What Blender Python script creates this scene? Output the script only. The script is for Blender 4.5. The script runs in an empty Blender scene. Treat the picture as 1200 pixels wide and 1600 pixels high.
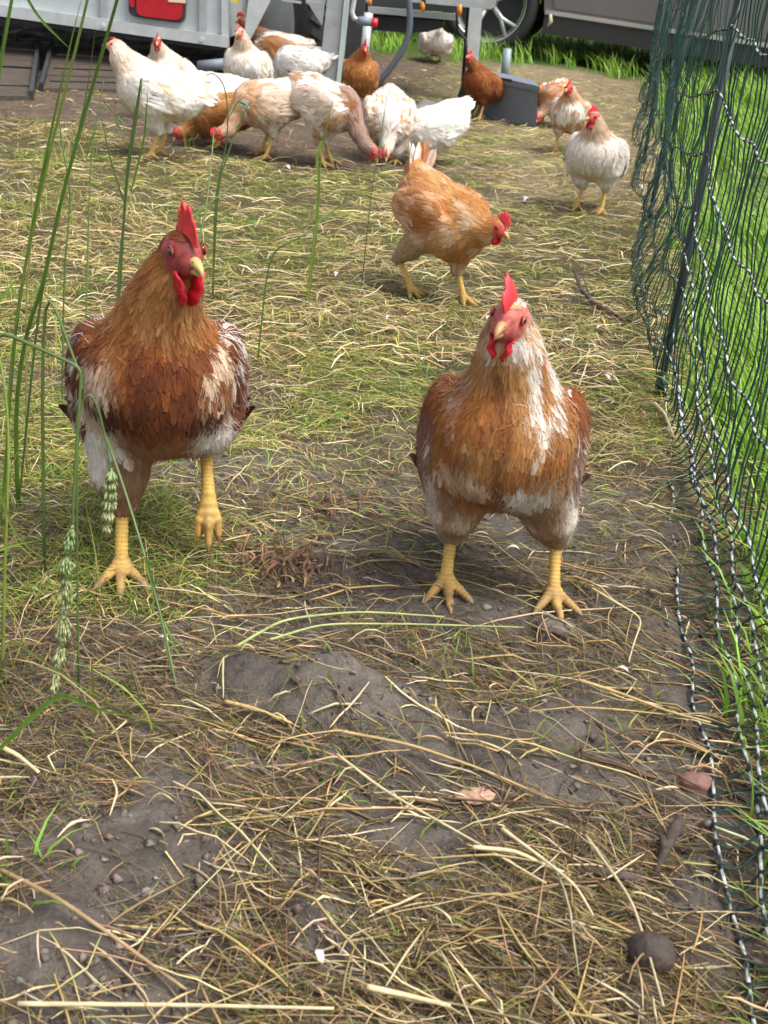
import bpy, math, random
import numpy as np

random.seed(7)
rng = np.random.default_rng(11)
rad = math.radians
scene = bpy.context.scene
COL = scene.collection

# ------------------------------------------------------------------ camera
CAM_H = 0.75
FPX = 1800.0                      # focal length in pixels of a 1200 x 1600 frame
ROLL = rad(4.8)
PITCH = math.atan((800 + 66) * math.cos(ROLL) / FPX)
Fv = np.array([0, math.cos(PITCH), -math.sin(PITCH)])
R0 = np.array([1.0, 0, 0]); U0 = np.array([0, math.sin(PITCH), math.cos(PITCH)])
Rv = R0 * math.cos(ROLL) + U0 * math.sin(ROLL)
Uv = -R0 * math.sin(ROLL) + U0 * math.cos(ROLL)
CAMP = np.array([0, 0, CAM_H])
from mathutils import Matrix, Vector
cd = bpy.data.cameras.new('camera'); cam = bpy.data.objects.new('camera', cd); COL.objects.link(cam)
cd.sensor_fit = 'VERTICAL'; cd.sensor_height = 36; cd.sensor_width = 27
cd.lens = FPX / 1600 * 36
cd.clip_start = 0.02; cd.clip_end = 500
cd.dof.use_dof = True; cd.dof.focus_distance = 1.75; cd.dof.aperture_fstop = 14
M = Matrix(((Rv[0], Uv[0], -Fv[0], 0), (Rv[1], Uv[1], -Fv[1], 0), (Rv[2], Uv[2], -Fv[2], CAM_H), (0, 0, 0, 1)))
cam.matrix_world = M
scene.camera = cam

# ------------------------------------------------------------------ world + sun
SUN_EL, SUN_AZ = 60.0, 118.0       # bright high overcast; azimuth clockwise from +Y
w = bpy.data.worlds.new('World'); scene.world = w; w.use_nodes = True
nt = w.node_tree; bg = nt.nodes['Background']
sky = nt.nodes.new('ShaderNodeTexSky'); sky.sky_type = 'NISHITA'; sky.sun_disc = False
sky.sun_elevation = rad(SUN_EL); sky.sun_rotation = rad(SUN_AZ)
sky.air_density = 1.0; sky.dust_density = 3.0; sky.ozone_density = 0.6
hs = nt.nodes.new('ShaderNodeHueSaturation'); hs.inputs['Saturation'].default_value = .35     # thin white overcast
nt.links.new(sky.outputs[0], hs.inputs['Color']); nt.links.new(hs.outputs[0], bg.inputs[0]); bg.inputs[1].default_value = 0.15
sd = bpy.data.lights.new('sun', 'SUN'); sd.energy = 2.7; sd.angle = rad(38); sd.color = (1.0, 0.95, 0.87)
sun = bpy.data.objects.new('sun', sd); COL.objects.link(sun)
dirv = Vector((math.sin(rad(SUN_AZ)) * math.cos(rad(SUN_EL)), math.cos(rad(SUN_AZ)) * math.cos(rad(SUN_EL)), math.sin(rad(SUN_EL))))
sun.rotation_euler = dirv.to_track_quat('Z', 'Y').to_euler()
vs = scene.view_settings
vs.view_transform = 'Standard'; vs.look = 'None'; vs.exposure = 0.78; vs.gamma = 1.0; vs.use_curve_mapping = False

# ------------------------------------------------------------------ noise
_perm = np.random.default_rng(3).random(65536)
def _h3(i, j, k):
    n = (i * 73856093) ^ (j * 19349663) ^ (k * 83492791)
    return _perm[(n & 0xffff)]
def vnoise(p):
    """smooth value noise 0..1 of an (N,3) array"""
    p = np.asarray(p, float); i = np.floor(p).astype(np.int64); f = p - i; f = f * f * (3 - 2 * f)
    x, y, z = f[:, 0], f[:, 1], f[:, 2]; I, J, K = i[:, 0], i[:, 1], i[:, 2]
    def c(a, b, d): return _h3(I + a, J + b, K + d)
    l = lambda a, b, t: a + (b - a) * t
    return l(l(l(c(0, 0, 0), c(1, 0, 0), x), l(c(0, 1, 0), c(1, 1, 0), x), y),
             l(l(c(0, 0, 1), c(1, 0, 1), x), l(c(0, 1, 1), c(1, 1, 1), x), y), z)
def vn2(x, y, s, seed=0):
    x = np.asarray(x, float); y = np.asarray(y, float)
    sh = x.shape
    i = np.floor(x.ravel() * s).astype(np.int64); j = np.floor(y.ravel() * s).astype(np.int64)
    fx = x.ravel() * s - i; fy = y.ravel() * s - j; fx = fx * fx * (3 - 2 * fx); fy = fy * fy * (3 - 2 * fy)
    c = lambda a, b: _h3(i + a, j + b, np.int64(seed * 17 + 5))
    v = (c(0, 0) * (1 - fx) + c(1, 0) * fx) * (1 - fy) + (c(0, 1) * (1 - fx) + c(1, 1) * fx) * fy
    return v.reshape(sh)
def sstep(a, b, x):
    t = np.clip((np.asarray(x, float) - a) / (b - a), 0, 1); return t * t * (3 - 2 * t)

# ------------------------------------------------------------------ terrain
MOUNDS = []
def mound_mask(x, y):
    a = np.zeros_like(x)
    for (mx, my, rx, ry, hh) in MOUNDS:
        if hh > .0112: a = np.maximum(a, np.exp(-(((x - mx) / rx) ** 2 + ((y - my) / ry) ** 2) * .75))
    return np.clip(a * 1.35, 0, .97)
def height(x, y):
    x = np.asarray(x, float); y = np.asarray(y, float)
    z = 0.045 * np.maximum(0, np.minimum(y, 30) - 7.0)
    z = z - 0.035 * np.clip(x, -6, 6) * sstep(4, 10, y)
    z = z + 0.030 * (vn2(x, y, 1.9, 1) - .5) + 0.016 * (vn2(x + y * .4, y, 6.5, 2) - .5) + 0.011 * (vn2(x, y, 17, 3) - .5) + 0.0055 * (vn2(x - y * .5, y, 48, 4) - .5)
    z = z + (0.0050 * (vn2(x + .5 * y, y, 75, 5) - .5) + 0.0026 * (vn2(x, y - .3 * x, 140, 15) - .5)) * (y < 3)
    for (mx, my, rx, ry, hh) in MOUNDS:
        d = ((x - mx) / rx) ** 2 + ((y - my) / ry) ** 2
        e_ = np.exp(-d ** 1.3); z = z + hh * e_ * (1 + .35 * (vn2(x + .3 * y, y, 38, 6) - .5) + .22 * (vn2(x, y + .4 * x, 85, 7) - .5))
    return z
def ray(px, py): return Fv + Rv * (px - 600) / FPX + Uv * (800 - py) / FPX
def G(px, py):
    """point of the ground seen at a pixel of the photograph"""
    d = ray(px, py); z0 = 0.0
    for _ in range(40):
        t = (CAM_H - z0) / -d[2]; P = CAMP + d * t
        z0 = 0.5 * z0 + 0.5 * float(height(P[0], P[1]))
    P[2] = float(height(P[0], P[1])); return P
def at(px, py, Y):
    d = ray(px, py); return CAMP + d * (Y / d[1])
for (px, py, rx, ry, hh) in [(500, 1095, .066, .042, .046), (375, 1065, .034, .035, .024), (610, 1110, .05, .04, .012), (880, 1130, .07, .04, .012),
                             (800, 1215, .05, .03, .012), (700, 965, .10, .04, .012), (70, 1480, .06, .06, .02), (480, 1440, .022, .032, .024),
                             (420, 740, .10, .06, .016), (620, 655, .09, .05, .014), (200, 1330, .09, .05, .016), (560, 900, .12, .05, .01)]:
    d = ray(px, py); t = CAM_H / -d[2]; MOUNDS.append((d[0] * t, d[1] * t, rx, ry, hh))

# ------------------------------------------------------------------ helpers
def mat(name, col=(.5, .5, .5), rough=.6, metal=0, attr=False, bump=0, bscale=60, var=0, vscale=8, spec=.5, sss=0, sheen=0, coat=0, trans=0, stretch=None):
    m = bpy.data.materials.new(name); m.use_nodes = True; n = m.node_tree; b = n.nodes['Principled BSDF']
    b.inputs['Roughness'].default_value = rough; b.inputs['Metallic'].default_value = metal
    b.inputs['Specular IOR Level'].default_value = spec
    if sss: b.inputs['Subsurface Weight'].default_value = sss; b.inputs['Subsurface Radius'].default_value = (.006, .002, .001); b.inputs['Subsurface Scale'].default_value = 1
    if sheen: b.inputs['Sheen Weight'].default_value = sheen; b.inputs['Sheen Roughness'].default_value = .6
    if coat: b.inputs['Coat Weight'].default_value = coat
    src = None
    if attr:
        a = n.nodes.new('ShaderNodeAttribute'); a.attribute_name = 'Col'; src = a.outputs['Color']
    tc = n.nodes.new('ShaderNodeTexCoord'); vec = tc.outputs['Object']
    if stretch:
        mp = n.nodes.new('ShaderNodeMapping'); mp.inputs['Scale'].default_value = stretch
        n.links.new(vec, mp.inputs[0]); vec = mp.outputs[0]
    if var:
        no = n.nodes.new('ShaderNodeTexNoise'); no.inputs['Scale'].default_value = vscale; no.inputs['Detail'].default_value = 6; no.inputs['Roughness'].default_value = .65
        n.links.new(vec, no.inputs['Vector'])
        mr = n.nodes.new('ShaderNodeMapRange'); mr.inputs[1].default_value = .3; mr.inputs[2].default_value = .7; mr.inputs[3].default_value = 1 - var; mr.inputs[4].default_value = 1 + var
        n.links.new(no.outputs[0], mr.inputs[0])
        mx = n.nodes.new('ShaderNodeMix'); mx.data_type = 'RGBA'; mx.blend_type = 'MULTIPLY'; mx.inputs[0].default_value = 1
        if src: n.links.new(src, mx.inputs[6])
        else: mx.inputs[6].default_value = (*col, 1)
        n.links.new(mr.outputs[0], mx.inputs[7]); src = mx.outputs[2]
    if src: n.links.new(src, b.inputs['Base Color'])
    else: b.inputs['Base Color'].default_value = (*col, 1)
    if trans:
        t = n.nodes.new('ShaderNodeBsdfTranslucent'); ms = n.nodes.new('ShaderNodeMixShader'); ms.inputs[0].default_value = trans
        if src: n.links.new(src, t.inputs[0])
        else: t.inputs[0].default_value = (*col, 1)
        n.links.new(b.outputs[0], ms.inputs[1]); n.links.new(t.outputs[0], ms.inputs[2]); n.links.new(ms.outputs[0], n.nodes['Material Output'].inputs[0])
    if bump:
        no = n.nodes.new('ShaderNodeTexNoise'); no.inputs['Scale'].default_value = bscale; no.inputs['Detail'].default_value = 5
        n.links.new(vec, no.inputs['Vector'])
        bp = n.nodes.new('ShaderNodeBump'); bp.inputs['Strength'].default_value = bump; bp.inputs['Distance'].default_value = .3 / bscale
        n.links.new(no.outputs[0], bp.inputs['Height']); n.links.new(bp.outputs[0], b.inputs['Normal'])
    return m

def mk(name, V, Fc, material, parent=None, smooth=True, colors=None, mats=None, matidx=None, normals=None):
    """link ONE mesh object; Fc is an (n,4) or (n,3) array or a list of polygons"""
    me = bpy.data.meshes.new(name)
    V = np.asarray(V, dtype=np.float32)
    if isinstance(Fc, np.ndarray):
        nf, k = Fc.shape
        me.vertices.add(len(V)); me.vertices.foreach_set('co', V.ravel())
        me.loops.add(nf * k); me.loops.foreach_set('vertex_index', Fc.astype(np.int32).ravel())
        me.polygons.add(nf); me.polygons.foreach_set('loop_start', (np.arange(nf) * k).astype(np.int32))
        me.update(calc_edges=True)
    else:
        me.from_pydata([tuple(map(float, v)) for v in V], [], [list(map(int, f)) for f in Fc])
    me.polygons.foreach_set('use_smooth', np.full(len(me.polygons), bool(smooth)))
    if colors is not None:
        ca = me.color_attributes.new('Col', 'FLOAT_COLOR', 'POINT')
        c4 = np.ones((len(V), 4), np.float32); c4[:, :3] = colors; ca.data.foreach_set('color', c4.ravel())
    for m_ in (mats or [material]): me.materials.append(m_)
    if matidx is not None: me.polygons.foreach_set('material_index', np.asarray(matidx, np.int32))
    me.update()
    if normals is not None:
        me.normals_split_custom_set_from_vertices([tuple(map(float, q)) for q in normals])
    o = bpy.data.objects.new(name, me); COL.objects.link(o)
    if parent is not None: o.parent = parent
    return o
def tag(o, label=None, cat=None, group=None, kind=None):
    if label: o['label'] = label
    if cat: o['category'] = cat
    if group: o['group'] = group
    if kind: o['kind'] = kind
    return o
def empty(name, loc=(0, 0, 0), rz=0, s=1, label=None, cat=None, group=None):
    o = bpy.data.objects.new(name, None); COL.objects.link(o); o.empty_display_size = .05
    o.location = tuple(map(float, loc)); o.rotation_euler = (0, 0, rz); o.scale = (s, s, s)
    return tag(o, label, cat, group)
def nrm(v):
    v = np.asarray(v, float); return v / (np.linalg.norm(v, axis=-1, keepdims=True) + 1e-12)

def tube(pts, radii, sides=8, cap=True, flat=1.0):
    """tube through points; returns V, list faces"""
    P = np.asarray(pts, float); n = len(P); r = np.broadcast_to(np.asarray(radii, float), (n,))
    T = np.gradient(P, axis=0); T = nrm(T)
    ref = np.array([0, 0, 1.0]) if abs(T[0][2]) < .9 else np.array([1.0, 0, 0])
    A = nrm(np.cross(T[0], ref)); V = []
    for i in range(n):
        A = nrm(A - T[i] * (A @ T[i])); B = np.cross(T[i], A)
        for k in range(sides):
            a = 2 * math.pi * k / sides
            V.append(P[i] + r[i] * (A * math.cos(a) + B * math.sin(a) * flat))
    Fc = []
    for i in range(n - 1):
        for k in range(sides):
            a = i * sides + k; b = i * sides + (k + 1) % sides
            Fc.append((a, b, b + sides, a + sides))
    if cap: Fc.append(tuple(range(sides))[::-1]); Fc.append(tuple(range((n - 1) * sides, n * sides)))
    return np.array(V), Fc
class MB:
    def __init__(s): s.V = []; s.F = []; s.n = 0; s.c = []
    def add(s, V, Fc, col=None):
        s.V.append(np.asarray(V, float)); s.F += [tuple(int(i) + s.n for i in f) for f in Fc]; s.n += len(V)
        s.c.append(np.tile(col if col is not None else (1, 1, 1), (len(V), 1)) if np.ndim(col) < 2 else col); return s
    def box(s, c, size, R=None, bev=.0):
        c = np.asarray(c, float); h = np.asarray(size, float) / 2
        if bev <= 0:
            V = np.array([(x, y, z) for x in (-1, 1) for y in (-1, 1) for z in (-1, 1)]) * h
            Fc = [(0, 1, 3, 2), (4, 6, 7, 5), (0, 4, 5, 1), (2, 3, 7, 6), (0, 2, 6, 4), (1, 5, 7, 3)]
        else:
            V = []
            for x in (-1, 1):
                for y in (-1, 1):
                    for z in (-1, 1):
                        V += [((h[0] - 0) * x, (h[1] - bev) * y, (h[2] - bev) * z), ((h[0] - bev) * x, h[1] * y, (h[2] - bev) * z), ((h[0] - bev) * x, (h[1] - bev) * y, h[2] * z)]
            V = np.array(V); ix = lambda x, y, z, k: ((x * 2 + y) * 2 + z) * 3 + k
            Fc = [(ix(1,0,0,0),ix(1,1,0,0),ix(1,1,1,0),ix(1,0,1,0)),(ix(0,0,0,0),ix(0,0,1,0),ix(0,1,1,0),ix(0,1,0,0)),
                  (ix(0,1,0,1),ix(0,1,1,1),ix(1,1,1,1),ix(1,1,0,1)),(ix(0,0,0,1),ix(1,0,0,1),ix(1,0,1,1),ix(0,0,1,1)),
                  (ix(0,0,1,2),ix(1,0,1,2),ix(1,1,1,2),ix(0,1,1,2)),(ix(0,0,0,2),ix(0,1,0,2),ix(1,1,0,2),ix(1,0,0,2))]
            for x in (0, 1):
                for y in (0, 1): Fc.append((ix(x,y,0,0),ix(x,y,0,1),ix(x,y,1,1),ix(x,y,1,0)))
                for z in (0, 1): Fc.append((ix(x,0,z,0),ix(x,0,z,2),ix(x,1,z,2),ix(x,1,z,0)))
            for y in (0, 1):
                for z in (0, 1): Fc.append((ix(0,y,z,1),ix(0,y,z,2),ix(1,y,z,2),ix(1,y,z,1)))
            for x in (0, 1):
                for y in (0, 1):
                    for z in (0, 1): Fc.append((ix(x,y,z,0),ix(x,y,z,1),ix(x,y,z,2)))
        if R is not None: V = V @ np.asarray(R).T
        return s.add(V + c, Fc)
    def tube(s, pts, r, sides=8, flat=1.0, cap=True): V, Fc = tube(pts, r, sides, cap, flat); return s.add(V, Fc)
    def prism(s, poly, d):
        """extrude a 3-D polygon by vector d"""
        P = np.asarray(poly, float); n = len(P); V = np.vstack([P, P + np.asarray(d, float)])
        Fc = [tuple(range(n))[::-1], tuple(range(n, 2 * n))] + [(i, (i + 1) % n, (i + 1) % n + n, i + n) for i in range(n)]
        return s.add(V, Fc)
    def build(s, name, m, parent=None, smooth=False, colors=False):
        o = mk(name, np.vstack(s.V), s.F, m, parent, smooth, colors=np.vstack(s.c) if colors else None)
        me = o.data
        import bmesh
        bm = bmesh.new(); bm.from_mesh(me); bmesh.ops.recalc_face_normals(bm, faces=bm.faces); bm.to_mesh(me); bm.free()
        return o
def rotz(a): c, s_ = math.cos(a), math.sin(a); return np.array([[c, -s_, 0], [s_, c, 0], [0, 0, 1.0]])
def frame(pos, yaw, tilt=0):
    """matrix of a thing: x along its length"""
    c, s_ = math.cos(tilt), math.sin(tilt); return rotz(yaw) @ np.array([[c, 0, s_], [0, 1, 0], [-s_, 0, c]])

# ------------------------------------------------------------------ ground
def ground():
    nr, nc = 640, 270
    t = np.linspace(0, 1, nr); y = 0.25 * (70 / 0.25) ** (t ** 1.0)
    y = np.concatenate([np.linspace(-2.5, .24, 16), y]); nr = len(y)
    u = np.linspace(-1, 1, nc); u = u * .30 + .70 * u ** 3
    X = u[None, :] * (1.9 + 1.5 * np.maximum(y, 0))[:, None]; Y = np.broadcast_to(y[:, None], X.shape)
    Z = height(X, Y)
    V = np.stack([X, Y, Z], -1).reshape(-1, 3)
    i = np.arange(nr - 1)[:, None] * nc + np.arange(nc - 1)[None, :]
    Fc = np.stack([i, i + 1, i + nc + 1, i + nc], -1).reshape(-1, 4)
    x, yy = V[:, 0], V[:, 1]
    # what the soil itself is: grey mud near, brown bare earth under the trailer, mossy humus mid-way, pale dusty track
    mud = np.array([.175, .150, .130]); earth = np.array([.135, .098, .072]); humus = np.array([.105, .090, .04]); track = np.array([.26, .205, .125]); lawn = np.array([.05, .10, .015])
    n1 = vn2(x, yy, 3, 8)[:, None]; n2 = vn2(x, yy, 14, 9)[:, None]
    c = mud * (.75 + .5 * n2)
    a = sstep(1.35, 2.2, yy + (n1[:, 0] - .5) * .8)[:, None]; c = c * (1 - a) + humus * (.8 + .4 * n2) * a
    a = (sstep(3.6, 5, yy) * sstep(-.2, .6, x - .0 * yy))[:, None]; c = c * (1 - a) + track * (.8 + .4 * n2) * a
    a = bare_mask(x, yy)[:, None]; c = c * (1 - a) + earth * (.8 + .4 * n2) * a
    a = lush_mask(x, yy)[:, None]; c = c * (1 - a) + lawn * a
    m = mat('soil', attr=True, rough=.62, var=.38, vscale=38, bump=1.0, bscale=170, spec=.22)
    n = m.node_tree; b = n.nodes['Principled BSDF']
    no = n.nodes.new('ShaderNodeTexNoise'); no.inputs['Scale'].default_value = 9; no.inputs['Detail'].default_value = 7
    mr = n.nodes.new('ShaderNodeMapRange'); mr.inputs[1].default_value = .35; mr.inputs[2].default_value = .65; mr.inputs[3].default_value = .5; mr.inputs[4].default_value = .9
    tc = n.nodes.new('ShaderNodeTexCoord'); n.links.new(tc.outputs['Object'], no.inputs[0]); n.links.new(no.outputs[0], mr.inputs[0]); n.links.new(mr.outputs[0], b.inputs['Roughness'])
    prev = None
    for sc_, dist, typ in ((28, .022, 'N'), (85, .010, 'V'), (240, .004, 'N')):
        if typ == 'N': t_ = n.nodes.new('ShaderNodeTexNoise'); t_.inputs['Detail'].default_value = 8; t_.inputs['Roughness'].default_value = .7
        else: t_ = n.nodes.new('ShaderNodeTexVoronoi'); t_.feature = 'SMOOTH_F1'
        t_.inputs['Scale'].default_value = sc_; n.links.new(tc.outputs['Object'], t_.inputs['Vector'])
        bp = n.nodes.new('ShaderNodeBump'); bp.inputs['Strength'].default_value = 1; bp.inputs['Distance'].default_value = dist; n.links.new(t_.outputs[0], bp.inputs['Height'])
        if prev: n.links.new(prev.outputs[0], bp.inputs['Normal'])
        prev = bp
    n.links.new(prev.outputs[0], b.inputs['Normal'])
    o = mk('ground', V, Fc, m, colors=c); tag(o, 'muddy trodden ground of the chicken run', kind='structure')

# fence ground line (world x as a function of y) measured from the photograph
_fp = [(1178, 1560), (1160, 1250), (1120, 1000), (1080, 800), (1030, 620), (1013, 350), (1006, 250), (1004, 195)]
def _fl():
    pts = []
    for p in _fp:
        d = ray(*p); t = CAM_H / -d[2]; pts.append((d[1] * t, d[0] * t))
    return sorted(pts)
FL = _fl()
def fence_x(y): return np.interp(y, [p[0] for p in FL], [p[1] for p in FL], left=FL[0][1] + .0, right=None) + np.maximum(0, np.asarray(y, float) - FL[-1][0]) * .15
def bare_mask(x, y):
    n = (vn2(x, y, 2.2, 21) - .5) * .9
    a = sstep(4.15, 4.6, y + n + x * .30) * (1 - sstep(-.25, .35, x + n * .5 - (y - 5) * .02)) * (1 - sstep(8.7, 9.4, y + n))
    return a
def lush_mask(x, y):
    n = (vn2(x, y, 2.5, 22) - .5) * .5
    a = sstep(.03, .16, x - np.where(np.asarray(y) < 2.2, fence_x(y) * .80 + .20 * (.42 + .05 * np.asarray(y)), fence_x(y)) + n * .12)
    b = sstep(8.9, 9.6, y + n * 1.2 + (0 - x) * .25)
    return np.maximum(a, b)
ground()

# ------------------------------------------------------------------ strands (straw, hay, grass)
def strand_mesh(name, x, y, ang, L, W, col, m, seg=3, z0=.004, arch=.01, curv=.4, rise=None, prism=False, lean=None, follow=True, tipcol=None, label=None, z0a=None):
    """many strips laid along the ground (rise=None) or growing up (rise = height)"""
    N = len(x); s = np.linspace(0, 1, seg + 1)
    L = np.broadcast_to(L, (N,)); W = np.broadcast_to(W, (N,))
    cv = rng.normal(0, curv, N)
    if rise is None:
        th = ang[:, None] + cv[:, None] * (s[None, :] - .5)
        th = th + (np.where(rng.random(N) < .22, rng.normal(0, .75, N), 0)[:, None]) * (s[None, :] > rng.uniform(.25, .8, N)[:, None])
        dx = np.cos(th) * (L / seg)[:, None]; dy = np.sin(th) * (L / seg)[:, None]
        px = x[:, None] + np.cumsum(dx, 1) - dx[:, :1] - (np.cos(ang) * L / 2)[:, None]
        py = y[:, None] + np.cumsum(dy, 1) - dy[:, :1] - (np.sin(ang) * L / 2)[:, None]
        zz = np.broadcast_to(z0a if z0a is not None else rng.random(N) ** 2 * z0, (N,))[:, None] + (rng.random(N) ** 2 * arch)[:, None] * (1 - (2 * s[None, :] - 1) ** 2) + rng.normal(0, arch * .25, (N, 1)) * (s[None, :] - .5)
        pz = height(px, py) + np.maximum(zz, -.002)
        side = np.stack([-np.sin(th), np.cos(th), rng.normal(0, .5, (N, 1)) * np.ones_like(th)], -1)
        wp = np.where((s == 0) | (s == 1), .45, 1.0)[None, :]
        up = np.broadcast_to(np.array([0, 0, 1.0]), side.shape)
    else:
        rise = np.broadcast_to(rise, (N,))
        off = (s ** 1.8)[None, :] * (L * 1.0)[:, None]
        px = x[:, None] + np.cos(ang)[:, None] * off; py = y[:, None] + np.sin(ang)[:, None] * off
        droop = np.clip(L / (rise + 1e-6), 0, 1.4)
        pz = height(x, y)[:, None] - .006 + rise[:, None] * (s[None, :] - .35 * droop[:, None] * s[None, :] ** 3)
        a2 = rng.random(N) * 6.283
        side = np.stack([np.cos(a2), np.sin(a2), 0 * a2], -1)[:, None, :] * np.ones((1, seg + 1, 1))
        wp = np.maximum(1 - s ** 2.2, .06)[None, :]
        up = np.stack([-np.sin(a2), np.cos(a2), 0 * a2], -1)[:, None, :] * np.ones((1, seg + 1, 1))
    side = nrm(side); P = np.stack([px, py, pz], -1); hw = (W[:, None] * wp / 2)[..., None]
    if prism:
        V = np.stack([P - side * hw, P + side * hw, P + up * hw * 1.5], 2)
        nv = 3; base = np.arange(N)[:, None, None] * (seg + 1) * 3 + np.arange(seg)[None, :, None] * 3
        k = np.arange(3)[None, None, :]; a = base + k; b = base + (k + 1) % 3
        Fc = np.stack([a, b, b + 3, a + 3], -1).reshape(-1, 4)
    else:
        V = np.stack([P - side * hw, P + side * hw], 2); nv = 2
        base = np.arange(N)[:, None] * (seg + 1) * 2 + np.arange(seg)[None, :] * 2
        Fc = np.stack([base, base + 1, base + 3, base + 2], -1).reshape(-1, 4)
    C = np.repeat(col[:, None, :], (seg + 1) * nv, 1).reshape(N, seg + 1, nv, 3)
    if tipcol is not None: C = C * (1 - s[None, :, None, None] ** 1.5 * .6) + tipcol[:, None, None, :] * (s[None, :, None, None] ** 1.5 * .6)
    else: C = C * (1 + .25 * (rng.random((N, seg + 1, 1, 1)) - .5))
    o = mk(name, V.reshape(-1, 3), Fc, m, colors=C.reshape(-1, 3)); tag(o, label, kind='stuff'); return o
def palette(N, cols, wts, j=.22):
    cols = np.array(cols); k = rng.choice(len(cols), N, p=np.array(wts) / sum(wts))
    return np.clip(cols[k] * (1 + rng.normal(0, j, (N, 1))) * (1 + rng.normal(0, .06, (N, 3))), .004, .9)
def scatter(N, y0, y1, p=1.0, wide=.52, pad=.25):
    """ground points inside and a little beyond the view, denser near the camera"""
    u = rng.random(N)
    if p == 1: y = y0 * (y1 / y0) ** u
    else: e = 1 - p; y = (y0 ** e + u * (y1 ** e - y0 ** e)) ** (1 / e)
    x = (rng.random(N) * 2 - 1) * (wide * y + pad) + .06 * y
    return x, y
STRAW = mat('straw', attr=True, rough=.55, spec=.4, trans=.12, var=.18, vscale=90)
HAY = mat('hay', attr=True, rough=.7, spec=.3, trans=.15)
GRASS = mat('grass_blade', attr=True, rough=.45, spec=.45, trans=.3)
def dirs(N, frac=.62, mean=-.42, sd=.42):
    a = rng.random(N) * 6.283; m_ = rng.random(N) < frac; a[m_] = rng.normal(mean, sd, m_.sum()); return a
cDARK = (.055, .040, .026); cBR = (.15, .098, .052); cTAN = (.30, .205, .105); cGOLD = (.52, .37, .165); cPALE = (.68, .56, .34); cOLIVE = (.20, .205, .045); cGREEN = (.14, .24, .03); cYG = (.42, .41, .10); cGREY = (.20, .17, .14); cVIV = (.14, .32, .03)

# dark matted hay in the near mud
N = 122000; x, y = scatter(N, .5, 2.8, 1.35)
k = ((vn2(x, y, 5, 31) * .6 + vn2(x, y, 16, 32) * .4 + rng.random(N) * .22) > .53) & (rng.random(N) > mound_mask(x, y)); x, y = x[k], y[k]; N = len(x)
strand_mesh('matted_hay', x, y, dirs(N, .65, -.35, .5), rng.uniform(.010, .065, N), .0005 + .0012 * rng.random(N) ** 2,
            palette(N, [cDARK, cBR, cTAN, cOLIVE, cGREY, cGOLD], [3.5, 4.5, 2.2, 2.0, 1.6, .6]), HAY, seg=2, z0=.010, arch=.006, curv=.4, label='dark damp hay trodden into the mud')
# bright straw stalks
N = 5600; x, y = scatter(N, .5, 3.2, 1.3)
k = (rng.random(N) > .8 * mound_mask(x, y)) & (rng.random(N) < .35 + .9 * sstep(.35, .65, vn2(x, y, 4, 33))); x, y = x[k], y[k]; N = len(x)
strand_mesh('straw', x, y, dirs(N, .72, -.38, .40), np.clip(rng.lognormal(-2.75, .6, N), .02, .26), .0009 + .0022 * rng.random(N) ** 2,
            palette(N, [cTAN, cGOLD, cPALE, cBR], [2.6, 3.4, 2.2, 1.5]), STRAW, seg=5, z0=.016, arch=.010, curv=.16, prism=True, label='golden straw stalks strewn over the mud')
N = 1000; x, y = scatter(N, .5, 3.0, 1.3)
strand_mesh('straw', x, y, rng.normal(.9, .8, N), rng.uniform(.02, .07, N), rng.uniform(.0013, .0030, N),
            palette(N, [cGOLD, cPALE, cTAN], [2, 3, 2]), STRAW, seg=4, z0=.022, arch=.010, curv=.5, prism=True, label='short bent straw pieces lying across the stalks')
# trampled yellow-green hay of the middle ground
N = 205000; x, y = scatter(N, 1.2, 9.2, 1.6)
g = vn2(x, y, 2.3, 34); g2 = vn2(x, y, 8, 35)
keep = rng.random(N) < sstep(1.3, 2.1, y + (g - .5) * 1.2) * (1 - .93 * bare_mask(x, y)) * (1 - .8 * lush_mask(x, y)) * (.30 + .9 * sstep(.3, .5, g2)); x, y, g, g2 = x[keep], y[keep], g[keep], g2[keep]; N = len(x)
far = sstep(2, 7, y)
greenish = (rng.random(N) < .24 + .62 * sstep(.42, .72, g * .6 + g2 * .4) * (1 - .6 * sstep(.0, .5, x - .05 * y) * sstep(3, 4.5, y)))
c = palette(N, [cTAN, cGOLD, cPALE, cBR, cYG], [2.2, 3.6, 2.4, 1.4, 2.6]); cg = palette(N, [cOLIVE, cGREEN, cYG, cVIV], [3.2, 2.6, 2.6, .6]); c[greenish] = cg[greenish]
strand_mesh('trampled_hay', x, y, dirs(N, .45, -.2, .6), rng.uniform(.015, .065, N) * (1 + .8 * far), (.0006 + .0012 * rng.random(N) ** 1.5) * (1 + 1.8 * far), c, HAY, seg=2, z0=.018, arch=.010, curv=.5, label='trampled yellow and green hay covering the run')
N = 7000; x, y = scatter(N, 2.2, 8.6, 1.4); k = rng.random(N) < (1 - .85 * bare_mask(x, y)) * (1 - lush_mask(x, y)); x, y = x[k], y[k]; N = len(x)
strand_mesh('straw', x, y, dirs(N, .6, -.1, .5), rng.uniform(.04, .15, N), rng.uniform(.0014, .0034, N), palette(N, [cGOLD, cPALE], [2, 2]), STRAW, seg=3, z0=.025, arch=.02, curv=.6, label='pale straw strewn across the middle of the run')
# litter on the bare earth
N = 5000; x, y = scatter(N, 3.8, 9, 1.1); k = bare_mask(x, y) > .3; x, y = x[k], y[k]; N = len(x)
strand_mesh('straw_litter', x, y, rng.random(N) * 6.28, rng.uniform(.015, .09, N), rng.uniform(.003, .007, N), palette(N, [cTAN, cBR, cPALE, cDARK], [3, 4, 1, 4]), HAY, seg=2, z0=.006, arch=.006, curv=1, label='sparse chaff on the bare earth beside the trailer')
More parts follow.
